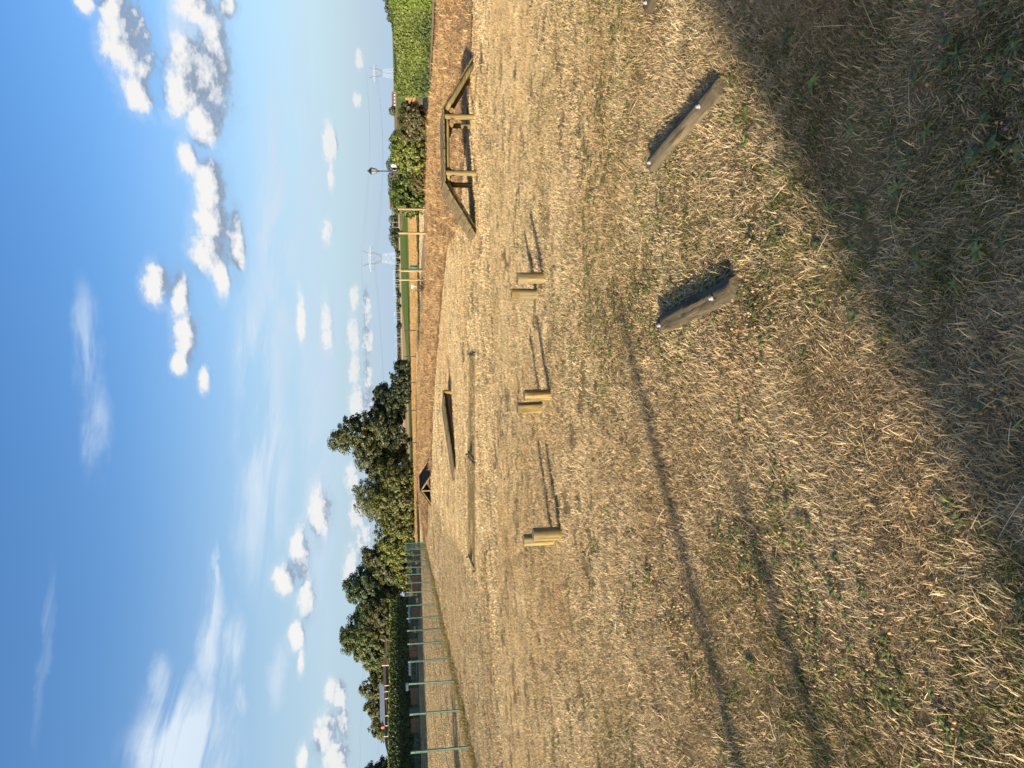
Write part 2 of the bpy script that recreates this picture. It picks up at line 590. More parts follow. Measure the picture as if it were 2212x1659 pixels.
def tuft(n, r, h0, h1, lean0, lean1, w, seed, segs=3, curl=.5, comb=None):
    """one tuft: n curved blades, returns a mesh with a per-face shade"""
    g = np.random.default_rng(seed)
    V, F_, S = [], [], []
    for _ in range(n):
        a = g.uniform(0, 2 * PI)
        rr = r * math.sqrt(g.random())
        bx, by = rr * math.cos(a), rr * math.sin(a)
        da = g.uniform(0, 2 * PI) if comb is None else g.normal(0, comb)
        le = g.uniform(lean0, lean1)
        L = g.uniform(h0, h1)
        wd = w * g.uniform(.6, 1.3)
        px, py, pz = bx, by, -.004
        tx, ty = -math.sin(da), math.cos(da)
        o = len(V)
        roll = g.uniform(-.8, .8)
        for s in range(segs + 1):
            t = s / segs
            ww = wd * (1 - t ** 1.6) * .5 + wd * .04
            V.append((px - tx * ww, py - ty * ww, pz - roll * ww))
            V.append((px + tx * ww, py + ty * ww, pz + roll * ww))
            ang = le + curl * t * g.uniform(.5, 1.3)
            st = L / segs
            px += math.cos(da) * math.sin(ang) * st
            py += math.sin(da) * math.sin(ang) * st
            pz = max(pz + math.cos(ang) * st, .002)
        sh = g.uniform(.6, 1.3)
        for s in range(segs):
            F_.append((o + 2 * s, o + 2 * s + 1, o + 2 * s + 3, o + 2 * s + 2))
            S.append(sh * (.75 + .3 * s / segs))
    return np.array(V), np.array(F_), np.array(S)


def tuft2(n, r, h0, h1, lean0, lean1, w, seed, **kw):
    a = tuft(n, r, h0, h1, lean0, lean1, w, seed, **kw)
    b = tuft(int(n * 1.5), r * 1.25, h0 * .5, h0 * 1.5, .1, 1.2, w * .72, seed + 5000, segs=2)
    return np.vstack([a[0], b[0]]), np.vstack([a[1], b[1] + len(a[0])]), np.concatenate([a[2], b[2] * .92])


def source(name, V, F_, S, mat, col=None):
    me = arr_mesh(name, V, F_, mat)
    at = me.attributes.new('shade', 'FLOAT_COLOR', 'FACE')
    t = np.ones((len(F_), 4), np.float32)
    t[:, :3] = np.asarray(S)[:, None] if np.ndim(S) == 1 else S
    at.data.foreach_set('color', t.ravel())
    return bpy.data.objects.new(name, me)


def scatter(name, P, rotz, scl, idx, tint, sources, kind='stuff', tilt=None):
    col = bpy.data.collections.new(name + '_sources')
    for i, s in enumerate(sources):
        s.name = 'source_%03d' % i + name
        col.objects.link(s)
    n = len(P)
    me = bpy.data.meshes.new(name)
    me.vertices.add(n)
    me.vertices.foreach_set('co', P.astype(np.float32).ravel())
    rot = np.zeros((n, 3), np.float32)
    rot[:, 2] = rotz
    if tilt is not None:
        rot[:, :2] = tilt
    me.attributes.new('rot', 'FLOAT_VECTOR', 'POINT').data.foreach_set('vector', rot.ravel())
    me.attributes.new('scl', 'FLOAT', 'POINT').data.foreach_set('value', np.asarray(scl, np.float32))
    me.attributes.new('idx', 'INT', 'POINT').data.foreach_set('value', np.asarray(idx, np.int32))
    t = np.ones((n, 4), np.float32)
    t[:, :3] = tint
    me.attributes.new('tint', 'FLOAT_COLOR', 'POINT').data.foreach_set('color', t.ravel())
    o = bpy.data.objects.new(name, me)
    C.objects.link(o)
    o['kind'] = kind
    g = bpy.data.node_groups.new(name + '_scatter', 'GeometryNodeTree')
    g.interface.new_socket('Geometry', in_out='INPUT', socket_type='NodeSocketGeometry')
    g.interface.new_socket('Geometry', in_out='OUTPUT', socket_type='NodeSocketGeometry')
    nd, lk = g.nodes, g.links
    gi, go = nd.new('NodeGroupInput'), nd.new('NodeGroupOutput')
    ci = nd.new('GeometryNodeCollectionInfo')
    ci.inputs['Collection'].default_value = col
    ci.inputs['Separate Children'].default_value = True
    ci.inputs['Reset Children'].default_value = True
    ip = nd.new('GeometryNodeInstanceOnPoints')
    ip.inputs['Pick Instance'].default_value = True

    def na(nm, ty):
        a = nd.new('GeometryNodeInputNamedAttribute')
        a.data_type = ty
        a.inputs['Name'].default_value = nm
        return a.outputs[0]
    e2r = nd.new('FunctionNodeEulerToRotation')
    lk.new(na('rot', 'FLOAT_VECTOR'), e2r.inputs[0])
    lk.new(gi.outputs[0], ip.inputs['Points'])
    lk.new(ci.outputs[0], ip.inputs['Instance'])
    lk.new(na('idx', 'INT'), ip.inputs['Instance Index'])
    lk.new(e2r.outputs[0], ip.inputs['Rotation'])
    lk.new(na('scl', 'FLOAT'), ip.inputs['Scale'])
    lk.new(ip.outputs[0], go.inputs[0])
    md = o.modifiers.new('scatter', 'NODES')
    md.node_group = g
    return o


m_grass = tint_mat('dry_grass', .3)
m_leafinst = tint_mat('weed_leaf', .3, spec=.5)

# the wooden pieces that the grass has to leave free
LOGS = [((.34, 4.50), (.44, 3.43)), ((1.35, 4.63), (1.43, 3.55)), ((2.32, 4.62), (2.45, 3.55))]
POSTS = [(1.16, 8.33), (1.04, 8.81), (-.13, 8.09), (-.27, 8.62), (-1.54, 7.74), (-1.68, 8.17)]


def seg_dist(P, a, b):
    a, b = np.array(a), np.array(b)
    d = b - a
    t = np.clip(((P[:, :2] - a) @ d) / (d @ d), 0, 1)
    return np.linalg.norm(P[:, :2] - a - t[:, None] * d, axis=1)


def free(P):
    k = np.ones(len(P), bool)
    for a, b in LOGS:
        k &= seg_dist(P, a, b) > .052
    for a in POSTS:
        k &= np.hypot(P[:, 0] - a[0], P[:, 1] - a[1]) > .08
    return k


def area_points(y0, y1, dens, spread, margin):
    wmax = spread * y1 + margin
    n = int(dens * (y1 - y0) * 2 * wmax)
    P = np.zeros((n, 3))
    P[:, 0] = R.uniform(-wmax, wmax, n)
    P[:, 1] = R.uniform(y0, y1, n)
    return P[np.abs(P[:, 0]) < spread * P[:, 1] + margin]


def lerp(a, b, t):
    return np.asarray(a)[None, :3] * (1 - t[:, None]) + np.asarray(b)[None, :3] * t[:, None]


def lawn_tint(x, y):
    a = np.clip((fbm(x, y, .55, 3) - .3) / .4, 0, 1)
    b = np.clip((fbm(x + 50, y, 2.3, 3) - .3) / .4, 0, 1)
    c = lerp(srgb(242, 214, 162), srgb(230, 197, 144), a)
    g = lerp(srgb(230, 210, 166), srgb(196, 168, 120), b)
    t = .65 * lerp((1, 1, 1), (1, 1, 1), a) * c + .35 * g
    k = R.uniform(.58, 1.30, len(x))
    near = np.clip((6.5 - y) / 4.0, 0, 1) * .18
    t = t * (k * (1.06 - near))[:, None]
    return t


def gr(nv, *a, **kw):
    return [source('t', *tuft2(*a[:7], 100 + i * 7 + int(a[1] * 1000), **kw), m_grass) for i in range(nv)]


def lawn_scatter():
    parts = []
    # straw, near
    zones = [(.7, 3.2, 2500, .62, .9, 7, (14, .034, .016, .047, .45, 1.45, .0028), (.8, 1.35)),
             (3.2, 6.5, 1350, .60, .9, 7, (14, .044, .016, .044, .35, 1.45, .0033), (.8, 1.35)),
             (6.5, 13, 480, .58, 1.2, 6, (18, .070, .020, .052, .25, 1.35, .0050), (.8, 1.35)),
             (13, 30, 110, .58, 2.0, 6, (26, .13, .024, .058, .2, 1.3, .010), (.8, 1.3)),
             (30, 75, 16, .56, 3.0, 5, (44, .36, .02, .055, .2, 1.3, .022), (.8, 1.3))]
    Ps, Rs, Ss, Is, Ts, src = [], [], [], [], [], []
    for y0, y1, dens, spr, mar, nv, tp, sr in zones:
        P = area_points(y0, y1, dens, spr, mar)
        P = P[free(P)]
        P = P[~inside(P, BROWN)]
        if y1 > 12:
            P = P[~((inside(P, BED1) | inside(P, BED2)) & (R.random(len(P)) < .55))]
            for q in (PATH, PATH2, STUB):
                P = P[~inside(P, q)]
            P = P[~((P[:, 0] > 12.5) & (P[:, 1] > 20))]
            P = P[(P[:, 0] < 9.0 + .1 * P[:, 1]) | (P[:, 1] < 14.4)]
        x, y = P[:, 0], P[:, 1]
        cov = fbm(x, y, 1.6, 3)
        thin = fbm(x + 9, y + 3, 5.0, 2)
        keep = R.random(len(P)) < np.clip((.62 if y1 < 7 else .45) + 1.6 * (cov - .4) + 2.4 * (thin - .45), .42 if y1 < 7 else .10, 1)
        P = P[keep]
        x, y = P[:, 0], P[:, 1]
        t = lawn_tint(x, y)
        gmask = np.clip((fbm(x + 21, y + 5, 1.1, 3) - .47) / .12, 0, 1) * np.clip(1.5 - y / 10, .10, 1)
        isg = R.random(len(P)) < gmask * (.36 if y1 < 4 else .22 if y1 < 7 else .16) + .010
        gt = lerp(srgb(104, 114, 44), srgb(150, 146, 70), R.random(len(P)))
        t[isg] = gt[isg] * R.uniform(.6, 1.1, isg.sum())[:, None]
        P[:, 2] = lawn_z(x, y)
        base = len(src)
        cb = 1.15 if y1 < 7 else 1.5 if y1 < 14 else None
        src += gr(nv, *tp, comb=cb)
        Ps.append(P)
        flow = fbm(x + 70, y - 20, .9, 2) * 14 + R.normal(0, 1.0, len(P))
        Rs.append(flow if cb else R.uniform(0, 2 * PI, len(P)))
        Ss.append(R.uniform(sr[0], sr[1], len(P)))
        Is.append(base + R.integers(0, nv, len(P)))
        Ts.append(t)
    # single long stalks lying on top
    P = area_points(.8, 8, 16, .6, .9)
    P = P[free(P)]
    P[:, 2] = lawn_z(P[:, 0], P[:, 1]) + .012
    base = len(src)
    src += [source('l', *tuft(2, .03, .09, .19, 1.1, 1.5, .0028, 900 + i, segs=4, curl=.25), m_grass) for i in range(6)]
    Ps.append(P)
    Rs.append(R.uniform(0, 6.28, len(P)))
    Ss.append(R.uniform(.7, 1.2, len(P)))
    Is.append(base + R.integers(0, 6, len(P)))
    Ts.append(lerp(srgb(246, 226, 186), srgb(214, 178, 120), R.random(len(P))))
    scatter('dry_grass', np.vstack(Ps), np.concatenate(Rs), np.concatenate(Ss), np.concatenate(Is), np.vstack(Ts), src)


lawn_scatter()


def rosette(seed, n=9, L=.09, w=.016):
    g = np.random.default_rng(seed)
    V, F_, S = [], [], []
    for i in range(n):
        a = 2 * PI * i / n + g.uniform(-.4, .4)
        l = L * g.uniform(.6, 1.15)
        o = len(V)
        segs = 4
        up = g.uniform(.25, .9)
        for s in range(segs + 1):
            t = s / segs
            ww = w * (math.sin(PI * min(1, t * .82 + .14)) ** .8) * (1 + .25 * (s % 2))
            if s == segs:
                ww = .001
            r = l * t
            z = .008 + up * l * (t - t * t * .85)
            V.append((math.cos(a) * r - math.sin(a) * ww, math.sin(a) * r + math.cos(a) * ww, z + ww * .35))
            V.append((math.cos(a) * r + math.sin(a) * ww, math.sin(a) * r - math.cos(a) * ww, z + ww * .35))
        sh = g.uniform(.7, 1.25)
        for s in range(segs):
            F_.append((o + 2 * s, o + 2 * s + 1, o + 2 * s + 3, o + 2 * s + 2))
            S.append(sh)
    return np.array(V), np.array(F_), np.array(S)


def ball(seed, r=.0065):
    g = np.random.default_rng(seed)
    V, F_ = [], []
    for j in range(5):
        for i in range(7):
            th, ph = PI * j / 4, 2 * PI * i / 7
            q = r * g.uniform(.8, 1.15)
            V.append((q * math.sin(th) * math.cos(ph), q * math.sin(th) * math.sin(ph), .02 + q * math.cos(th)))
    for j in range(4):
        for i in range(7):
            F_.append((j * 7 + i, j * 7 + (i + 1) % 7, (j + 1) * 7 + (i + 1) % 7, (j + 1) * 7 + i))
    return np.array(V), np.array(F_), g.uniform(.7, 1.2, 28)


def weeds():
    P = area_points(.8, 9.5, 42, .6, .8)
    P = P[free(P)]
    x, y = P[:, 0], P[:, 1]
    m = np.clip((fbm(x + 21, y + 5, 1.1, 3) - .40) / .14, 0, 1) * np.clip(1.25 - y / 9.0, .12, 1)
    # greener round the foreground logs
    dl = np.min([seg_dist(P, a, b) for a, b in LOGS], axis=0)
    m = np.maximum(m * .55, (dl < .14) * .8)
    P = P[R.random(len(P)) < m]
    n = len(P)
    P[:, 2] = lawn_z(P[:, 0], P[:, 1])
    t = lerp(srgb(108, 118, 46), srgb(156, 156, 76), R.random(n)) * R.uniform(.7, 1.1, n)[:, None]
    src = [source('r', *rosette(300 + i, 9 + i % 5, .05 + .006 * (i % 3), .0042 + .0012 * (i % 4)), m_leafinst) for i in range(8)]
    scatter('green_weeds', P, R.uniform(0, 6.28, n), R.uniform(.4, .9, n), R.integers(0, 8, n), t, src)
    # clover: small leaves
    P = area_points(.8, 6.5, 240, .6, .8)
    P = P[free(P)]
    x, y = P[:, 0], P[:, 1]
    m = np.clip((fbm(x + 4, y + 15, 1.5, 3) - .52) / .10, 0, 1)
    P = P[R.random(len(P)) < m * .8]
    n = len(P)
    P[:, 2] = lawn_z(P[:, 0], P[:, 1]) + .006
    t = lerp(srgb(84, 96, 36), srgb(124, 128, 58), R.random(n))
    src = [source('c', *rosette(700 + i, 6, .02, .006), m_leafinst) for i in range(5)]
    scatter('clover_leaves', P, R.uniform(0, 6.28, n), R.uniform(.6, 1.3, n), R.integers(0, 5, n), t, src)
    # dead and pink clover heads
    P = area_points(1.2, 6.0, 150, .6, .6)
    x, y = P[:, 0], P[:, 1]
    m = np.clip((fbm(x + 4, y + 15, 1.5, 3) - .46) / .14, 0, 1) * np.where(x < .7, 1, .3)
    P = P[(R.random(len(P)) < m) & free(P)]
    n = len(P)
    P[:, 2] = lawn_z(P[:, 0], P[:, 1])
    pick = R.random(n)
    t = lerp(srgb(204, 172, 126), srgb(172, 134, 96), R.random(n))
    t[pick > .93] = np.array(srgb(190, 136, 140)[:3])
    src = [source('b', *ball(800 + i), m_grass) for i in range(4)]
    scatter('clover_heads', P, R.uniform(0, 6.28, n), R.uniform(.6, 1.15, n), R.integers(0, 4, n), t, src)


weeds()


def brown_scatter():
    n = 60000
    P = np.zeros((n, 3))
    P[:, 0], P[:, 1] = R.uniform(-13, 16.5, n), R.uniform(14, 81, n)
    keep = R.random(n) < np.clip(22 / P[:, 1], 0, 1) ** 1.2
    P = P[keep & inside(P, BROWN)]
    # clear of the trestle and of the verge's mown rim
    P = P[~((P[:, 0] > 2.6) & (P[:, 0] < 6.9) & (P[:, 1] < 16.9) & (P[:, 1] > 14.6))]
    x, y = P[:, 0], P[:, 1]
    a = np.clip((fbm(x, y, .8, 3) - .3) / .4, 0, 1)
    t = lerp(srgb(206, 170, 122), srgb(158, 124, 86), np.clip(a + R.normal(0, .25, len(P)), 0, 1))
    hi = R.random(len(P)) < .34
    t[hi] = lerp(srgb(228, 194, 138), srgb(204, 164, 108), R.random(len(P)))[hi]
    gg = R.random(len(P)) < .012
    t[gg] = np.array(srgb(104, 112, 46)[:3])
    t *= R.uniform(.7, 1.3, len(P))[:, None]
    src = [source('w', *tuft(22, .13, .07, .25, .25, 1.3, .014, 500 + i, 4, .8), m_grass) for i in range(7)]
    s = R.uniform(.55, 1.1, len(P)) * np.clip(.7 + P[:, 1] / 60, .7, 1.4)
    scatter('brown_tall_grass', P, R.uniform(0, 6.28, len(P)), s, R.integers(0, 7, len(P)), t, src)
    # straw stalks of the stubble field, and the pale fringe under the tree line
    n = 26000
    P = np.zeros((n, 3))
    P[:, 0], P[:, 1] = R.uniform(-30, 60, n), R.uniform(55, 112, n)
    P = P[inside(P, STUB)]
    t = lerp(srgb(220, 184, 122), srgb(182, 140, 86), R.random(len(P)))
    src = [source('s', *tuft(22, .34, .10, .26, .1, .95, .02, 560 + i, 3, .4), m_grass) for i in range(6)]
    scatter('straw_stalks', P, R.uniform(0, 6.28, len(P)), R.uniform(.6, 1.15, len(P)), R.integers(0, 6, len(P)), t, src)
    # weeds between path and stubble
    n = 1500
    P = np.zeros((n, 3))
    P[:, 0], P[:, 1] = R.uniform(3, 14, n), R.uniform(50, 62, n)
    c = 58.5 - .55 * (P[:, 0] - 6)
    P = P[np.abs(P[:, 1] - c) < 1.6]
    P = P[R.random(len(P)) < np.clip((fbm(P[:, 0], P[:, 1], .9, 2) - .3) * 3, 0, 1)]
    t = lerp(srgb(84, 98, 46), srgb(126, 124, 64), R.random(len(P)))
    src = [source('k', *rosette(640 + i, 16, .42, .06), m_leafinst) for i in range(5)]
    scatter('verge_weeds', P, R.uniform(0, 6.28, len(P)), R.uniform(.5, 1.3, len(P)), R.integers(0, 5, len(P)), t, src)
    # grass left long at the foot of the fence
    n = 1400
    P = np.zeros((n, 3))
    y = R.uniform(13, 62, n)
    P[:, 1] = y
    P[:, 0] = -7.95 - .067 * y + R.normal(0, .16, n)
    P[:, 2] = lawn_z(P[:, 0], P[:, 1])
    t = lerp(srgb(120, 122, 58), srgb(186, 154, 96), R.random(n))
    src = [source('f', *tuft(18, .14, .06, .22, .1, 1.0, .009, 680 + i, 3, .6), m_grass) for i in range(5)]
    scatter('fence_foot_grass', P, R.uniform(0, 6.28, n), R.uniform(.6, 1.2, n), R.integers(0, 5, n), t, src)


brown_scatter()

# ------------------------------------------------------------------ wood colours
w_postZ = wood('post_wood', srgb(84, 70, 40), srgb(156, 132, 82), 'Z', srgb(122, 110, 80))
w_logY = wood('grey_log_wood', srgb(52, 45, 34), srgb(112, 98, 74), 'Y', srgb(86, 78, 60))
w_beamX = wood('beam_wood', srgb(84, 74, 46), srgb(146, 128, 84), 'X', srgb(116, 108, 78))
w_beamY = wood('cross_wood', srgb(92, 72, 48), srgb(142, 116, 80), 'Y')
w_plankY = wood('plank_wood', srgb(82, 70, 46), srgb(130, 112, 76), 'Y', srgb(110, 98, 70))
w_dark = wood('dark_beam_shaded_plank_wood', srgb(46, 36, 24), srgb(78, 62, 42), 'X')
w_yel = wood('yellow_post_wood', srgb(128, 98, 44), srgb(176, 142, 76), 'Z')
w_gateZ = wood('gate_wood', srgb(112, 94, 64), srgb(170, 148, 108), 'Z', srgb(140, 124, 92))
w_gateX = wood('gate_rail_wood', srgb(112, 94, 64), srgb(170, 148, 108), 'X')
m_bolt = plain('galvanised_bolt', (.30, .30, .29, 1), .6, .3, .2, .2)
m_soilhole = plain('dark_rubber', (.03, .03, .03, 1), .8, .2)


# ------------------------------------------------------------------ stepping posts
def stepping_post(loc, r, h, lean, lab, seed):
    random.seed(seed)
    n, rings = 22, 6
    ph = [1 + random.uniform(-.03, .03) for _ in range(n)]
    crack = random.randrange(14, 20)
    st = [(-.12, 1)] + [(h * k / rings, 1) for k in range(rings)] + [(h - .008, 1), (h, .93)]
    vs_, fs_ = [], []
    for z, s in st:
        for k in range(n):
            an = 2 * PI * k / n
            rr = r * s * ph[k] * (1 + random.uniform(-.012, .012))
            if k in (crack, crack - 7):
                rr *= .86 if z > .03 else .95
            vs_.append((rr * math.cos(an), rr * math.sin(an), z))
    for j in range(len(st) - 1):
        for k in range(n):
            fs_.append((j * n + k, j * n + (k + 1) % n, (j + 1) * n + (k + 1) % n, (j + 1) * n + k))
    fs_.append(tuple((len(st) - 1) * n + k for k in range(n)))
    mb = MB().add(vs_, fs_)
    o = mb.build('stepping_post', w_postZ, smooth=True)
    o.location = (loc[0], loc[1], 0)
    o.rotation_euler = (lean[0], lean[1], random.uniform(-.4, .4))
    return tag(o, lab, 'post', 'round wooden stepping posts in three pairs')


labs = ['split wooden post, nearer one of the right-hand pair',
        'wooden post just left of and behind the split one in the right-hand pair',
        'yellowish wooden post, nearer one of the middle pair',
        'greyer cracked wooden post behind the yellowish one in the middle pair',
        'front post of the leftmost pair, partly covering its neighbour',
        'rear post of the leftmost pair, half hidden behind the front one']
for i, (p, l) in enumerate(zip(POSTS, labs)):
    stepping_post(p, (.064, .061, .065, .063, .065, .064)[i], (.30, .30, .295, .29, .295, .325)[i],
                  (random.uniform(-.02, .02), random.uniform(-.015, .015)), l, 40 + i)


# ------------------------------------------------------------------ foreground logs
def ground_log(a, b, r, lab, seed, crack):
    random.seed(seed)
    a, b = Vector((a[0], a[1], 0)), Vector((b[0], b[1], 0))
    L = (b - a).length
    t = thing('ground_log', lab, 'log', (a + b) / 2, math.atan2(b.y - a.y, b.x - a.x) - PI / 2, 'low logs sunk in the foreground lawn')
    n, rings = 20, 14
    ph = [1 + random.uniform(-.03, .03) for _ in range(n)]
    st = [(-L / 2, .84), (-L / 2 + .02, .96)] + [(-L / 2 + .04 + (L - .08) * k / rings, 1) for k in range(rings + 1)] + [(L / 2 - .02, .96), (L / 2, .86)]
    vs_, fs_ = [], []
    for j, (y, s) in enumerate(st):
        wob = .002 * math.sin(j * .9 + seed)
        for k in range(n):
            an = 2 * PI * k / n
            rr = r * s * ph[k] * (1 + random.uniform(-.018, .018))
            if (k in (3, 7) and (j * 7 + seed) % 5 < 3):
                rr *= .93
            if crack and k == 4 and 3 < j < 15:
                rr *= .72
            if crack and k == 6 and 8 < j < 18:
                rr *= .86
            sl = .02 * (math.sin(an)) * (1 if y < 0 else -1) if s < .9 else 0
            vs_.append((rr * math.cos(an) + wob, y + sl, rr * math.sin(an)))
    for j in range(len(st) - 1):
        for k in range(n):
            fs_.append((j * n + k, (j + 1) * n + k, (j + 1) * n + (k + 1) % n, j * n + (k + 1) % n))
    fs_.append(tuple(range(n)))
    fs_.append(tuple((len(st) - 1) * n + k for k in range(n - 1, -1, -1)))
    MB().add(vs_, fs_).build('log_body', w_logY, t, True, (0, 0, r * .02))
    bm_ = MB().lathe([(.014, 0), (.014, .006), (.009, .008), (.009, .018), (.007, .020)], 10)
    for y in (-L / 2 + .09, L / 2 - .20):
        k = bm_.build('bolt', m_bolt, t, True, (.018, y, r * .97))
        k.rotation_euler = (.08, .25, 0)
    return t


ground_log(*LOGS[0], .062, 'dark cracked log lying in the lawn with two bolts, leftmost of the near logs', 3, True)
ground_log(*LOGS[1], .056, 'smooth grey-brown log with two bolts at the edge of the foreground shade', 5, False)
ground_log(*LOGS[2], .060, 'low log cut off by the right edge of the scene, one bolt showing', 9, False)


# ------------------------------------------------------------------ trestle bridge
def plank_mesh(w, d, th, seed):
    random.seed(seed)
    mb = MB()
    x, y, z, c = w / 2, d / 2, th / 2, .004
    P = []
    for zz, k in ((-z, 0), (z - c, 0), (z, c)):
        for sx, sy in ((-1, -1), (1, -1), (1, 1), (-1, 1)):
            P.append((sx * (x - k), sy * (y - k) + random.uniform(-.008, .008), zz))
    F_ = [(3, 2, 1, 0), (8, 9, 10, 11)]
    for j in (0, 4):
        for k in range(4):
            F_.append((j + k, j + (k + 1) % 4, j + 4 + (k + 1) % 4, j + 4 + k))
    return mb.add(P, F_)


def trestle():
    t = thing('trestle_bridge', 'wooden play bridge with a flat plank deck, round posts and a ramp at each end', 'play bridge', (4.715, 15.24, 0), -.053)
    W, H = .98, .62
    posts = [(-.5, 0), (.6, 0), (-.56, W - .12), (.66, W - .12)]
    for x, y in posts:
        MB().tube((0, 0, -.2), (0, 0, H + .01 if y == 0 else H - .08), .056, .052, 14, rnd=.02, rings=3, chamfer=.006).build('post', w_postZ, t, True, (x, y, 0))
    for y in (.085, W - .20):
        MB().tube((-.66, 0, 0), (.72, 0, 0), .05, .05, 14, rnd=.02, rings=4).build('deck_beam', w_beamX, t, True, (0, y, H - .055))
    for x in (-.61, -.39, .49, .71):
        MB().tube((0, -.05, 0), (0, W, 0), .045, .045, 14, rnd=.02).build('cross_pole', w_beamY, t, True, (x, 0, H - .15))
    n = 9
    for k in range(n):
        x = -.68 + (k + .5) * 1.42 / n
        plank_mesh(1.42 / n - .018, W + .10, .03, 60 + k).build('plank', w_plankY, t, False, (x, W / 2 - .03, H + .014 + random.uniform(-.002, .002)))
    # ramps: beams and planks on a slope
    for sgn, x0, x1 in ((1, .74, 1.72), (-1, -.70, -1.72)):
        dz = H - .02
        Lr = math.hypot(x1 - x0, dz)
        an = math.atan2(-dz, abs(x1 - x0))
        ry = -an if sgn > 0 else an
        for y in (.05, W - .13):
            MB().tube((x0, y, H - .045), (x1, y, -.03), .05, .048, 14, rnd=.02, rings=4).build('ramp_beam', w_beamX, t, True)
        npl = 7
        for k in range(npl):
            u = (k + .5) / npl
            c = Vector((x0 + (x1 - x0) * u, W / 2 - .03, (H + .012) * (1 - u) + .03 * u)) + Vector((sgn * math.sin(-an), 0, math.cos(an))) * .014
            o = plank_mesh(Lr / npl - .020, W + .08, .028, 80 + k + sgn).build('plank', w_plankY, t, False, c)
            o.rotation_euler = (random.uniform(-.01, .01), ry, random.uniform(-.015, .015))
    return t


trestle()


# ------------------------------------------------------------------ low plank ramp on a yellow post
def low_ramp():
    d = math.atan2(.47, .88)
    t = thing('low_ramp', 'low plank ramp rising to a short yellow post, dark on its near side', 'play ramp', (-.22, 24.0, 0), d)
    L, W, H = 2.55, 1.0, .22
    MB().tube((0, 0, -.2), (0, 0, H + .05), .085, .08, 14, rnd=.02, rings=2, chamfer=.008).build('post', w_yel, t, True, (.03, .04, 0))
    MB().tube((0, 0, -.2), (0, 0, H + .02), .085, .08, 14, rnd=.02, rings=2, chamfer=.008).build('post', w_yel, t, True, (.03, W - .04, 0))
    for y in (.03, W - .08):
        MB().box((0, 0, 0), (L, .07, .14)).build('side_beam', w_dark, t, False, (-L / 2, y, H / 2 - .03)).rotation_euler = (0, -math.atan2(H - .02, L), 0)
    n = 17
    for k in range(n):
        u = (k + .5) / n
        o = plank_mesh(L / n - .012, W + .10, .028, 120 + k).build('plank', w_plankY, t, False, (-.04 - (L - .04) * u, W / 2, H * (1 - u) + .062))
        o.rotation_euler = (0, -math.atan2(H - .02, L), random.uniform(-.012, .012))
    return t


low_ramp()


# ------------------------------------------------------------------ far A-shaped ramp
def a_ramp():
    rz = math.atan2(-.45, .9)
    t = thing('peaked_ramp', 'small peaked wooden ramp with a central post at the edge of the brown grass', 'play ramp', (-5.85, 43.3, 0), rz)
    H, L, W = .60, 1.05, 1.5
    MB().tube((0, 0, -.2), (0, 0, H - .04), .055, .05, 12, chamfer=.005).build('post', w_postZ, t, True, (0, 0, 0))
    MB().tube((0, 0, -.2), (0, 0, H - .04), .055, .05, 12, chamfer=.005).build('post', w_postZ, t, True, (0, W, 0))
    an = math.atan2(H, L)
    S = math.hypot(H, L)
    for sgn in (1, -1):
        for y in (.08, W - .08):
            MB().tube((sgn * .02, y, H - .06), (sgn * L, y, -.03), .055, .05, 12).build('ramp_beam', w_beamX, t, True)
        n = 9
        for k in range(n):
            u = (k + .5) / n
            o = plank_mesh(S / n - .014, W + .06, .03, 150 + k).build('plank', w_plankY if sgn < 0 else w_dark, t, False, (sgn * L * u, W / 2, H * (1 - u) + .03))  # right slope gets darker wood, its shade painted into the colour
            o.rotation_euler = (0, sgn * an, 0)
    return t


a_ramp()


# ------------------------------------------------------------------ timber edged beds
w_edge = wood('edging_wood', srgb(84, 72, 48), srgb(124, 104, 68), 'X', srgb(106, 92, 62))


def bed(P, lab, dark_at):
    t = thing('edged_bed', lab, 'play bed', (sum(p[0] for p in P) / 4, sum(p[1] for p in P) / 4, 0), 0, 'worn beds set flush in the lawn')
    cx, cy = t.location.x, t.location.y
    Q = [(x - cx, y - cy) for x, y in P]
    me = bpy.data.meshes.new('bed_surface')
    me.from_pydata([(x * .98, y * .98, .022) for x, y in Q], [], [(0, 1, 2, 3)])
    me.materials.append(m_bed)
    me.update()
    if me.polygons[0].normal.z < 0:
        me.flip_normals()
    o = bpy.data.objects.new('bed_surface', me)
    C.objects.link(o)
    o.parent = t
    for i in range(4):
        a, b = Vector((*Q[i], .01)), Vector((*Q[(i + 1) % 4], .01))
        m = (a + b) / 2
        L = (b - a).length
        q = MB().box((0, 0, 0), (L - .05, .04, .06)).build('edging_board', w_edge, t, False, (m.x, m.y, .010))
        q.rotation_euler = (0, 0, math.atan2(b.y - a.y, b.x - a.x))
    for x, y in dark_at:
        MB().box((0, 0, 0), (.03, .035, .07)).build('peg', m_soilhole, t, False, (x - cx, y - cy, .05))
    q = MB().add([(0, 0, 0), (.22, .03, 0), (.18, .3, 0), (.04, .34, .0), (0, 0, .008), (.22, .03, .008), (.18, .3, .008), (.04, .34, .008)],
                 [(3, 2, 1, 0), (4, 5, 6, 7), (0, 1, 5, 4), (1, 2, 6, 5), (2, 3, 7, 6), (3, 0, 4, 7)]).build('rubber_mat', m_soilhole, t, False)
    q.location = (Q[3][0] + .05, Q[3][1] - 1.05, .036) if dark_at else (Q[0][0] - .5, Q[0][1] - .7, .036)
    return t


bed(BED1, 'right-hand worn bed edged with weathered timber, crossing the lawn behind the stepping posts', [(.70, 17.30), (.68, 16.08), (-1.66, 18.46), (-1.69, 16.68)])
bed(BED2, 'left-hand worn bed edged with weathered timber, running on towards the fence', [(-4.2, 17.3), (-4.25, 19.0)])


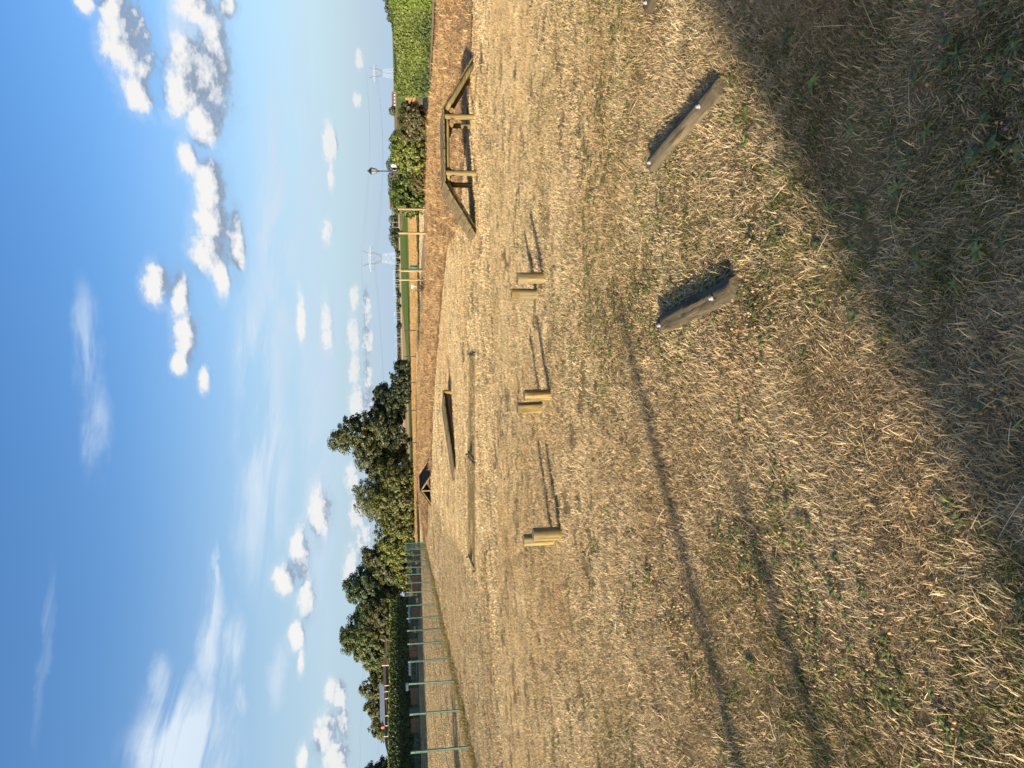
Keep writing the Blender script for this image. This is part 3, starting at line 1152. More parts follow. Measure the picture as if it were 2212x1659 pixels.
# ------------------------------------------------------------------ gate posts, barrier, dead bush
def gate_post(par, loc, h, w=.125):
    return MB().tube((0, 0, -.2), (0, 0, h), w / 2 * 1.05, w / 2, 12, rnd=.02, rings=3, chamfer=.008).build('post', w_gateZ, par, True, loc)


def barrier():
    t = thing('timber_barrier', 'goal-like timber frame of two posts and a top rail by the path', 'barrier', (8.575, 40.25, 0), math.atan2(.5, 1.35))
    gate_post(t, (-.72, 0, 0), 1.5)
    gate_post(t, (.72, 0, 0), 1.5)
    MB().box((0, 0, 0), (1.31, .05, .13)).build('rail', w_gateX, t, False, (0, 0, 1.36))


barrier()
o = MB().tube((0, 0, -.2), (0, 0, 1.52), .066, .062, 12, rnd=.02, rings=3, chamfer=.008).build('timber_post', w_gateZ, smooth=True, loc=(7.28, 48.4, 0))
tag(o, 'round timber post right of the path with a thin pale stake beside it', 'post')
o = MB().tube((0, 0, -.2), (0, 0, 1.52), .062, .058, 12, rnd=.02, rings=3, chamfer=.008).build('timber_post', w_gateZ, smooth=True, loc=(6.33, 46.1, 0))
tag(o, 'round timber post beside the dark dead shrub', 'post')
o = MB().tube((0, 0, -.1), (.03, .04, 1.4), .03, .022, 8).build('thin_stake', wood('pale_stake', srgb(150, 130, 96), srgb(214, 190, 140), 'Z'), smooth=True, loc=(7.12, 48.2, 0))
tag(o, 'thin pale stake leaning next to the timber post', 'stake')
m_teal = plain('teal_plastic', srgb(84, 128, 122), .5)
bb = thing('litter_bin', 'small teal bin standing in the weeds beyond the timber posts', 'bin', (8.7, 57, 0))
MB().lathe([(.16, 0), (.19, .55), (.19, .57)], 14).build('bin_body', m_teal, bb, True)
MB().lathe([(.20, .57), (.17, .66), (.05, .70)], 14).build('lid', plain('teal_lid', srgb(70, 120, 120)), bb, True)
o = MB().box((0, 0, .5), (.26, .03, .16)).box((0, .03, .2), (.04, .03, .62)).build('marker_tag', plain('white_tag', (.75, .75, .72, 1)), loc=(7.7, 60, 0))
tag(o, 'small white tag on a peg in the straw field', 'marker')


def dead_bush():
    random.seed(2)
    mb = MB()
    for k in range(60):
        a, e = random.uniform(0, 6.28), random.uniform(.1, 1.3)
        L = random.uniform(.3, .75)
        p = Vector((random.uniform(-.2, .2), random.uniform(-.2, .2), 0))
        q = p + Vector((math.cos(a) * math.cos(e), math.sin(a) * math.cos(e), math.sin(e))) * L
        mb.tube(p, q, .018, .006, 5)
        for _ in range(2):
            d2 = Vector((random.uniform(-1, 1), random.uniform(-1, 1), random.uniform(-.2, 1))).normalized()
            m = p.lerp(q, random.uniform(.4, .9))
            mb.tube(m, m + d2 * random.uniform(.1, .3), .01, .004, 4)
    o = mb.build('dead_shrub', plain('dead_twigs', srgb(88, 68, 56)), loc=(5.7, 44.6, 0))
    tag(o, 'dark dead shrub of bare twigs at the edge of the path', 'shrub')


dead_bush()


# ------------------------------------------------------------------ foliage
m_leaf = tint_mat('leaf', .28, inst=False, spec=.3)
m_bark = plain('bark', srgb(96, 78, 58), .9, .1)


def rand_dirs(n):
    v = R.normal(size=(n, 3))
    return v / np.linalg.norm(v, axis=1)[:, None]


def leaf_faces(P, Nn, size, aspect=1.7):
    """one bent leaf (a quad with two raised sides) at every point"""
    n = len(P)
    up = rand_dirs(n)
    Nn = Nn / np.linalg.norm(Nn, axis=1)[:, None]
    T = np.cross(Nn, up)
    T /= np.linalg.norm(T, axis=1)[:, None] + 1e-9
    B = np.cross(Nn, T)
    s = np.asarray(size)[:, None]
    a = P - T * s * aspect * .5
    c = P + T * s * aspect * .5
    b = P + B * s * .5 + Nn * s * .12
    d = P - B * s * .5 + Nn * s * .12
    V = np.stack([a, b, c, d], 1).reshape(-1, 3)
    i = np.arange(n)[:, None] * 4
    return V, np.hstack([i, i + 1, i + 2, i + 3])


def crown_points(lobes, n, clump, fill=.25):
    """points on many clumps that cover the lobes (x,y,z,rx,ry,rz); returns points, outward normals, clump id"""
    w = np.array([l[3] * l[5] + l[4] * l[5] + l[3] * l[4] for l in lobes])
    w = w / w.sum()
    P, Nn, I = [], [], []
    cid = 0
    for l, k in zip(lobes, w):
        c, r = np.array(l[:3]), np.array(l[3:6])
        area = 4 * PI * (np.prod(r) ** (2 / 3))
        nc = max(6, int(area / (clump * clump * 1.5)))
        D = rand_dirs(nc)
        rr = np.where(R.random(nc) < fill, R.uniform(.3, .8, nc), R.uniform(.78, 1.06, nc))
        CC = c + D * r * rr[:, None]
        m = int(n * k / nc) + 1
        for q in range(nc):
            d = rand_dirs(m)
            rad_ = clump * R.uniform(.5, 1.1) * (R.random(m) ** .4)
            P.append(CC[q] + d * rad_[:, None] * np.array([1, 1, .75]))
            Nn.append(d * .7 + D[q] * .8 + np.array([0, 0, .35]) + R.normal(size=(m, 3)) * .35)
            I.append(np.full(m, cid))
            cid += 1
    return np.vstack(P), np.vstack(Nn), np.concatenate(I)


def foliage(name, parent, lobes, n, clump, size, cols, label=None, fill=.25, zmin=.05, aspect=1.7):
    P, Nn, I = crown_points(lobes, n, clump, fill)
    k = P[:, 2] > zmin
    P, Nn, I = P[k], Nn[k], I[k]
    cr = R.random(I.max() + 1)
    t = lerp(cols[0], cols[1], np.clip(cr[I] * .7 + R.random(len(P)) * .3, 0, 1))
    if len(cols) > 2:
        h = R.random(len(P)) < .12
        t[h] = np.array(cols[2][:3])
    t *= R.uniform(.7, 1.25, len(P))[:, None]
    V, F_ = leaf_faces(P, Nn, size * R.uniform(.6, 1.3, len(P)), aspect)
    o = bpy.data.objects.new(name, arr_mesh(name, V, F_, m_leaf, t))
    C.objects.link(o)
    if parent:
        o.parent = parent
    return o


def tree(name, label, cat, loc, lobes, n, clump, size, cols, trunk_h, trunk_r, group='trees along the back of the playing field', fill=.25, limbs=9, aspect=1.7):
    t = thing(name, label, cat, loc, 0, group)
    foliage('crown', t, lobes, n, clump, size, cols, fill=fill, aspect=aspect)
    mb = MB()
    top = max(l[2] + l[5] * .5 for l in lobes)
    mb.tube((0, 0, -.3), (.1, 0, trunk_h), trunk_r * 1.2, trunk_r * .8, 9, rings=3, rnd=.05)
    mb.tube((.1, 0, trunk_h), (.0, .1, top), trunk_r * .8, trunk_r * .15, 7, rings=3)
    for k in range(limbs):
        l = lobes[k % len(lobes)]
        d = rand_dirs(1)[0]
        q = (l[0] + d[0] * l[3] * .8, l[1] + d[1] * l[4] * .8, max(.6, l[2] + d[2] * l[5] * .8))
        mb.tube((.05, .03, trunk_h * random.uniform(.7, 1.15)), q, trunk_r * .35, trunk_r * .07, 6, rings=3)
    mb.build('trunk', m_bark, t, True)
    return t


OLIVE = (srgb(66, 76, 30), srgb(108, 110, 48), srgb(126, 118, 58))
DEEP = (srgb(44, 58, 30), srgb(82, 92, 46), srgb(104, 108, 60))
BRONZE = (srgb(52, 66, 30), srgb(88, 92, 46), srgb(118, 106, 62))
LIGHT = (srgb(80, 94, 34), srgb(122, 124, 50), srgb(138, 132, 64))
GREYG = (srgb(76, 86, 52), srgb(112, 116, 76), srgb(130, 128, 90))
DK = (srgb(36, 48, 26), srgb(62, 74, 38))

# tree line; base points stand just behind the far field fence
tree('maple_tree', 'tall bronze-green tree, highest of the tree line, dark on its right side', 'tree', (-7.2, 105, 0),
     [(0.9, 0, 7.4, 2.6, 2.6, 2.6), (0.2, 0, 9.6, 1.5, 1.6, 1.6), (-1.8, 0, 5.6, 2.6, 2.6, 2.4), (1.6, 0, 4.4, 3.0, 2.8, 2.6), (-.6, -.5, 2.6, 3.2, 2.4, 2.0), (-2.6, 0, 3.6, 1.8, 2, 1.8)],
     37700, .62, .18, BRONZE, 2.4, .28, fill=.35)
tree('dark_tree', 'dark green bushy tree in the shade right of the tallest tree', 'tree', (-2.3, 105.5, 0),
     [(-.6, 0, 3.2, 2.3, 2.2, 2.3), (1.2, 0, 2.6, 1.6, 2, 2.2), (1.7, 0, 4.1, .9, 1, 1.0), (-2, 0, 3.4, 1.6, 2, 2.2)],
     21750, .55, .17, DK, 1.2, .16, fill=.35)
tree('dark_shrub', 'low dark shrub at the right end of the tree line, beside the green crop', 'shrub', (1.6, 103, 0),
     [(-.6, 0, 1.3, 1.5, 1.3, 1.5), (1.0, 0, 1.1, 1.0, 1.2, 1.3), (-2, 0, 1.4, 1.4, 1.4, 1.6)],
     4500, .4, .2, DK, .5, .08)
tree('willow_tree', 'wispy grey-green tree whose thin crown lets the sky through', 'tree', (-14.6, 104, 0),
     [(0, 0, 6.4, 2.4, 2.2, 1.9), (-1.3, 0, 5.2, 1.9, 1.9, 1.6), (.9, 0, 4.6, 1.9, 1.8, 1.6)],
     6090, .5, .14, GREYG, 2.2, .16, fill=.4, limbs=30, aspect=2.8)
tree('leafy_bush', 'large yellow-green bush beneath the wispy tree', 'bush', (-14.8, 101.5, 0),
     [(0, 0, 2.3, 2.8, 2.0, 2.4), (-2.4, 0, 2.2, 2.2, 1.8, 2.3), (2.4, 0, 2.2, 2.2, 1.8, 2.3), (4.0, .5, 2.4, 1.8, 1.5, 2.4), (3.4, 1.0, 4.2, 1.5, 1.3, 1.6), (.2, 0, 4.2, 2.1, 1.5, 1.7)],
     34800, .5, .16, OLIVE, .8, .1)
tree('leafy_bush', 'pale olive bush between the wispy tree and the brownish olive tree', 'bush', (-19.4, 102, 0),
     [(0, 0, 2.6, 2.1, 2, 2.7), (-1.9, 0, 2.4, 1.9, 1.8, 2.5), (1.9, 0, 2.5, 2.0, 1.6, 2.6)],
     18850, .5, .16, LIGHT, .8, .1)
tree('olive_tree', 'brownish olive tree with feathery top shoots, left of the pale olive bush', 'tree', (-23.6, 106, 0),
     [(0, 0, 4.4, 2.3, 2.2, 2.4), (.9, 0, 6.0, 1.1, 1.2, 1.4), (-1.4, 0, 3.4, 2, 2, 2.2), (1.7, 0, 3.2, 1.7, 1.8, 2.2)],
     17000, .55, .2, (srgb(58, 68, 34), srgb(90, 94, 50), srgb(108, 104, 60)), 1.6, .2, fill=.35)
tree('leafy_bush', 'bright green bush at the foot of the brownish olive tree', 'bush', (-22.8, 102, 0),
     [(0, 0, 1.5, 2.6, 1.4, 1.6), (-2.3, 0, 1.3, 1.5, 1.3, 1.4), (1.8, 0, 1.4, 1.6, 1.4, 1.5)],
     13050, .45, .15, LIGHT, .5, .08)
tree('walnut_tree', 'tall dark green round-topped tree right of the hedge end', 'tree', (-28.4, 110, 0),
     [(0, 0, 6.8, 2.7, 2.7, 2.7), (1.7, 0, 6.4, 1.9, 2, 2.2), (-2.0, 0, 5.4, 2.3, 2.3, 2.4), (.4, 0, 8.6, 1.6, 1.6, 1.5), (0, 0, 3.4, 2.8, 2.4, 2.2)],
     31900, .62, .18, (srgb(48, 66, 38), srgb(80, 96, 54), srgb(100, 110, 72)), 2.2, .28, fill=.35)
tree('ash_tree', 'olive-brown tree rising directly over the right end of the clipped hedge', 'tree', (-31.2, 108, 0),
     [(0, 0, 4.8, 2.2, 2.2, 2.4), (-1.9, 0, 4.6, 1.9, 2, 2.4), (1.2, 0, 3.6, 1.7, 1.8, 2.2)],
     16000, .55, .2, (srgb(56, 66, 30), srgb(92, 92, 46), srgb(112, 102, 58)), 1.6, .2, fill=.35)
tree('lime_tree', 'big rounded mid-green tree behind the hedge, next to the shed roof', 'tree', (-36.6, 116, 0),
     [(0, 0, 7.6, 3.1, 3, 3.4), (-1.8, 0, 6.4, 2.8, 2.8, 3), (2.2, 0, 6.2, 2.6, 2.6, 3), (-.6, 0, 9.4, 2.0, 2, 1.9)],
     37700, .65, .19, (srgb(58, 74, 34), srgb(96, 106, 52), srgb(112, 114, 64)), 2.5, .3, fill=.35)
for i, (x, h) in enumerate(((-43.6, 8.0), (-46.6, 8.8), (-49.6, 8.4), (-52.6, 7.4))):
    tree('hedgerow_tree', ('upright hedgerow tree beside the big rounded tree, over the bare end of the shed roof', 'tallest tree of the upright row, above the grey canopy', 'upright hedgerow tree above the left half of the grey canopy', 'shorter hedgerow tree at the left end of the upright row')[i],
         'tree', (x, 121, 0), [(0, 0, h * .60, 2.0, 1.9, h * .36), (1.1, 0, h * .5, 1.6, 1.6, h * .34), (-1.2, 0, h * .47, 1.7, 1.6, h * .34), (random.uniform(-.6, .6), 0, h * .86, .9, .9, h * .15)],
         17400, .55, .17, (srgb(70, 80, 36), srgb(110, 112, 54), srgb(126, 118, 66)), 1.8, .2, fill=.35)
tree('dark_ash_tree', 'dark blue-green tree standing over the hedge at the far left', 'tree', (-55.8, 110, 0),
     [(0, 0, 6.2, 2.6, 2.4, 2.8), (-2.2, 0, 5.4, 2.4, 2.4, 2.8), (1.6, 0, 4.8, 1.7, 2, 2.4)],
     21750, .6, .18, (srgb(44, 60, 38), srgb(74, 88, 54), srgb(94, 102, 66)), 2, .26, fill=.35)


# clipped hedge on the left
def clipped_hedge():
    A, B = np.array([-21.6, 79.5]), np.array([-58, 63.5])
    L = np.linalg.norm(B - A)
    d = (B - A) / L
    nrm = np.array([d[1], -d[0]])
    if nrm[1] < 0:
        nrm = -nrm
    t = thing('clipped_hedge', 'long clipped hedge with a sunlit top and a dark shaded face, behind the boards', 'hedge', (0, 0, 0))
    n = 60000
    u, w, z = R.uniform(0, L, n), R.uniform(0, 1.6, n), R.random(n)
    top = 2.95 + .028 * u + .10 * (vnoise(u, w, 1.3) - .5)
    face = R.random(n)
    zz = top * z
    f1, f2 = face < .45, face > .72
    w = np.where(f1, R.uniform(-.06, .12, n), w)
    zz = np.where(f1, top * z, np.where(f2, top + R.uniform(-.28, .18, n) * np.where(w < .35, 1, .6), zz))
    e = (face > .45) & (face < .50)
    u = np.where(e, R.uniform(-.08, .1, n), u)
    P = np.stack([A[0] + d[0] * u + nrm[0] * w, A[1] + d[1] * u + nrm[1] * w, zz], -1)
    Nn = np.where(f1[:, None], np.append(-nrm, .25), np.where(e[:, None], np.append(-d, .2), np.array([0, 0, 1.0]))) + R.normal(size=(n, 3)) * .45
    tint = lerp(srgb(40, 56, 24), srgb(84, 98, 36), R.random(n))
    tint[f2] = lerp(srgb(104, 120, 40), srgb(160, 166, 66), R.random(n))[f2]  # top leaves tinted lighter, sunlight painted into their colour
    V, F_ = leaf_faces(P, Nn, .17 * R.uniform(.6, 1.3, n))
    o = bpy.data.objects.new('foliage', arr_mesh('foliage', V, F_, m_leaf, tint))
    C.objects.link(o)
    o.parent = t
    # woody core so that the hedge is not see-through
    c0, c1 = A + d * .25 + nrm * .2, B + nrm * .2
    c2, c3 = c1 + nrm * 1.1, c0 + nrm * 1.1
    hh = [2.7, 2.7 + .028 * L, 2.7 + .028 * L, 2.7]
    Q = [(*c0, .0), (*c1, .0), (*c2, .0), (*c3, .0)] + [(*p, h) for p, h in zip((c0, c1, c2, c3), hh)]
    MB().add(Q, [(3, 2, 1, 0), (4, 5, 6, 7), (0, 1, 5, 4), (1, 2, 6, 5), (2, 3, 7, 6), (3, 0, 4, 7)]).build('branches', plain('hedge_twigs', srgb(38, 40, 22), .95, .05), t)


clipped_hedge()


# shrubs on the right
def box_hedge(name, lab, A, B, depth, h0, h1, n, size, cols, lean=0.0, group='bushes between the brown grass and the fields'):
    A, B = np.array(A), np.array(B)
    L = np.linalg.norm(B - A)
    d = (B - A) / L
    nrm = np.array([-d[1], d[0]])
    if nrm[1] < 0:
        nrm = -nrm
    t = thing(name, lab, 'hedge', (0, 0, 0), 0, group)
    u, w = R.uniform(0, L, n), R.uniform(0, depth, n)
    top = h0 + (h1 - h0) * u / L + .16 * (fbm(u, w, 1.4, 2) - .5) * 2
    bul = .16 * (fbm(u + 3, top * 0 + R.uniform(0, 2, n), 1.2, 2) - .5) * 2
    z = R.random(n) ** .8
    face = R.random(n)
    f1, f2, f3 = face < .55, (face >= .55) & (face < .85), face >= .85
    zz = np.where(f2, top + R.uniform(-.14, .10, n), top * z)
    w = np.where(f1, bul + R.uniform(-.08, .16, n) + .15 * (1 - z), w)
    u = np.where(f3, np.where(R.random(n) < .5, R.uniform(-.1, .15, n), L - R.uniform(-.1, .15, n)), u)
    P = np.stack([A[0] + d[0] * u + nrm[0] * w, A[1] + d[1] * u + nrm[1] * w, zz], -1)
    Nn = np.where(f2[:, None], np.array([0, 0, 1.0]), np.append(-nrm, .35)) + R.normal(size=(n, 3)) * .55
    ca = np.clip((fbm(P[:, 0] * 1.0 + P[:, 2], P[:, 2] * 1.3 + P[:, 1] * .3, 1.1, 3) - .3) / .4, 0, 1)
    tint = lerp(cols[0], cols[1], np.clip(ca * .75 + R.random(n) * .25, 0, 1)) * R.uniform(.7, 1.2, n)[:, None]
    V, F_ = leaf_faces(P, Nn, size * R.uniform(.6, 1.3, n))
    o = bpy.data.objects.new('foliage', arr_mesh('foliage', V, F_, m_leaf, tint))
    C.objects.link(o)
    o.parent = t
    mb = MB()
    for k in range(int(L / .35)):
        p = A + d * (k * .35 + random.uniform(0, .2)) + nrm * random.uniform(.2, depth - .1)
        mb.tube((p[0], p[1], -.1), (p[0] + random.uniform(-.2, .2), p[1] + random.uniform(-.1, .2), (h0 + h1) * .5 * random.uniform(.7, .92)), .03, .008, 5)
    c0, c1 = A + d * .25 + nrm * .35, B - d * .25 + nrm * .35
    c2, c3 = c1 + nrm * (depth - .5), c0 + nrm * (depth - .5)
    Q = [(*c0, .0), (*c1, .0), (*c2, .0), (*c3, .0), (*c0, h0 - .35), (*c1, h1 - .35), (*c2, h1 - .35), (*c3, h0 - .35)]
    mb.add(Q, [(3, 2, 1, 0), (4, 5, 6, 7), (0, 1, 5, 4), (1, 2, 6, 5), (2, 3, 7, 6), (3, 0, 4, 7)])
    mb.build('branches', plain('twigs', srgb(44, 42, 24), .95, .05), t)
    return t


HG = (srgb(50, 74, 22), srgb(106, 122, 38))
box_hedge('leafy_hedge', 'bright leafy hedge at the right edge of the scene beside the path', (14.5, 29.6), (17.8, 23.0), 1.2, 1.62, 1.60, 40000, .076, HG)
box_hedge('leafy_hedge', 'darker middle stretch of the leafy hedge, with a browned hollow', (12.8, 34.2), (14.5, 29.75), 1.1, 1.36, 1.50, 38000, .072, (srgb(52, 70, 26), srgb(104, 116, 44)))
random.seed(5)


def bush(lab, loc, lobes, n, clump, size, cols):
    t = thing('bush', lab, 'bush', loc, 0, 'bushes between the brown grass and the fields')
    foliage('foliage', t, lobes, n, clump, size, cols, fill=.35)
    mb = MB()
    for k in range(22):
        l = lobes[k % len(lobes)]
        d = rand_dirs(1)[0]
        mb.tube((random.uniform(-.3, .3) + l[0] * .6, random.uniform(-.2, .2), -.1),
                (l[0] + d[0] * l[3] * .9, l[1] + d[1] * l[4] * .9, max(.2, l[2] + abs(d[2]) * l[5] * .95)), .03, .006, 5)
    mb.build('stems', m_bark, t)
    return t


bush('low brown-green bush with dark patches, right of the tall yellow-green bush', (12.55, 36.3, 0),
     [(0, .2, .68, .72, .6, .70), (.30, .1, .8, .5, .5, .55), (-.45, .2, .7, .6, .5, .68)], 9500, .18, .07, (srgb(58, 60, 30), srgb(98, 90, 48), srgb(114, 98, 58)))
bush('tall yellow-green bush with thin shoots on top, between the brown bush and the lamp', (11.5, 38.0, 0),
     [(0, 0, .85, .85, .7, .9), (.5, 0, 1.1, .55, .6, .7), (-.5, 0, .9, .6, .6, .8), (-.05, 0, 1.5, .5, .4, .36)], 14000, .18, .07, (srgb(70, 86, 28), srgb(122, 128, 48), srgb(150, 146, 70)))
bush('low brownish shrub at the foot of the lamp column', (10.8, 39.9, 0),
     [(0, 0, .4, .6, .45, .45), (-.45, 0, .45, .4, .4, .45), (.45, 0, .4, .45, .4, .42)], 5500, .14, .06, (srgb(82, 76, 42), srgb(116, 104, 60), srgb(104, 98, 48)))
bush('dense green bush left of the lamp, touching the timber barrier', (10.3, 41.6, 0),
     [(0, 0, .9, .95, .7, .95), (.55, 0, 1.05, .5, .6, .7), (-.6, 0, .95, .6, .6, .95), (0, 0, 1.5, .65, .5, .4)], 14000, .18, .075, (srgb(50, 72, 24), srgb(102, 116, 40), srgb(122, 130, 54)))


# ------------------------------------------------------------------ street lamp
def lamp():
    m_b = plain('black_iron', (.015, .017, .02, 1), .45, .4, 0, .1)
    mg, N, out = new_mat('lantern_glass')
    b = principled(N, out, srgb(170, 185, 185), .15, .5)
    b.inputs['Transmission Weight'].default_value = .55
    t = thing('street_lamp', 'old-fashioned black lantern on a slim column rising behind the bushes', 'street lamp', (19.1, 69, 0))
    MB().lathe([(.16, 0), (.16, .12), (.12, .16), (.12, .55), (.075, .65), (.065, 1.2), (.055, 2.9), (.05, 3.0)], 14).build('column', m_b, t, True)
    MB().lathe([(.05, 3.0), (.10, 3.03), (.10, 3.07), (.05, 3.1), (.06, 3.13)], 14).build('collar', m_b, t, True)
    ms = MB()
    z0, z1, r0, r1 = 3.24, 3.66, .20, .30
    for k in range(6):
        a = 2 * PI * k / 6
        ms.tube((0, 0, 3.1), (r0 * math.cos(a), r0 * math.sin(a), z0), .014, .014, 5)
        ms.tube((r0 * math.cos(a), r0 * math.sin(a), z0), (r1 * math.cos(a), r1 * math.sin(a), z1), .016, .016, 5)
        a2 = 2 * PI * (k + 1) / 6
        ms.tube((r0 * math.cos(a), r0 * math.sin(a), z0), (r0 * math.cos(a2), r0 * math.sin(a2), z0), .014, .014, 5)
    ms.build('lantern_frame', m_b, t)
    for k in range(6):
        a, a2 = 2 * PI * k / 6, 2 * PI * (k + 1) / 6
        q = [(r0 * .97 * math.cos(a), r0 * .97 * math.sin(a), z0 + .01), (r0 * .97 * math.cos(a2), r0 * .97 * math.sin(a2), z0 + .01),
             (r1 * .97 * math.cos(a2), r1 * .97 * math.sin(a2), z1 - .01), (r1 * .97 * math.cos(a), r1 * .97 * math.sin(a), z1 - .01)]
        qi = [(x * .97, y * .97, z) for x, y, z in q]
        MB().add(q + qi, [(0, 1, 2, 3), (7, 6, 5, 4), (0, 4, 5, 1), (1, 5, 6, 2), (2, 6, 7, 3), (3, 7, 4, 0)]).build('pane', mg, t)
    MB().lathe([(.32, 3.66), (.33, 3.69), (.24, 3.80), (.16, 3.88), (.08, 3.92), (.08, 3.96), (.05, 3.98), (.05, 4.02), (.01, 4.06)], 6).build('roof', m_b, t)


lamp()


# ------------------------------------------------------------------ green mesh fence
def mesh_fence():
    m_g = plain('green_paint', srgb(78, 108, 92), .5, .35, 0, .12)
    m_w = plain('green_wire', srgb(52, 84, 70), .5, .3, 0, .1)
    ys = [11.4, 14.2, 16.95, 19.68, 22.39, 25.1, 27.7, 30.0, 32.1, 34.4, 37.0, 40.05, 42.7, 45.3, 47.8, 50.2, 52.8, 55.5, 58.9, 62.2]
    pts = [(-7.95 - .067 * y - (.9 if y > 61 else 0), y) for y in ys]
    t = thing('mesh_fence', 'green welded mesh fence on slim posts running away down the left side', 'fence', (0, 0, 0))
    pm = MB().box((0, 0, .74), (.05, .05, 1.54)).box((0, 0, 1.525), (.055, .055, .03)).mesh('post', m_g)
    Lp = 1.0
    mb = MB()
    for k in range(53):
        x = k / 52
        mb.tube((x, 0, .04), (x, 0, 1.44), .0028, .0028, 3, cap=False)
    pw = mb
    for z in (.06, .26, .46, .66, .86, 1.06, 1.26, 1.43):
        pw.tube((0, .004, z), (1, .004, z), .0032, .0032, 4, cap=False)
    wm = pw.mesh('mesh_panel', m_w)
    for i, (x, y) in enumerate(pts):
        inst('post', pm, t, (x, y, 0), (random.uniform(-.01, .01), random.uniform(-.012, .012), -.067))
        if i + 1 < len(pts):
            x2, y2 = pts[i + 1]
            L = math.hypot(x2 - x, y2 - y)
            inst('mesh_panel', wm, t, (x, y, 0), (0, 0, math.atan2(y2 - y, x2 - x)), (L, 1, 1))
    # field fence that carries on along the foot of the tree line
    m_d = plain('dark_green_post', srgb(40, 52, 44), .6)
    q = [(5.0, 69.5), (2.8, 73), (.37, 76), (-2.5, 79.5), (-5.92, 81.5), (-9.74, 85), (-14.06, 90), (-17.5, 94)]
    t2 = thing('wire_fence', 'low wire fence on thin dark posts in front of the tree line', 'fence', (0, 0, 0))
    pm2 = MB().tube((0, 0, -.2), (0, 0, 1.12), .045, .04, 8).mesh('post', m_d)
    for i, (x, y) in enumerate(q):
        inst('post', pm2, t2, (x, y, 0), (random.uniform(-.03, .03), random.uniform(-.03, .03), 0))
    for z in (.3, .65, 1.0):
        mb = MB()
        for a, b in zip(q, q[1:]):
            mb.tube((*a, z), (*b, z), .008, .008, 3, cap=False)
        mb.build('wire', m_d, t2)


mesh_fence()


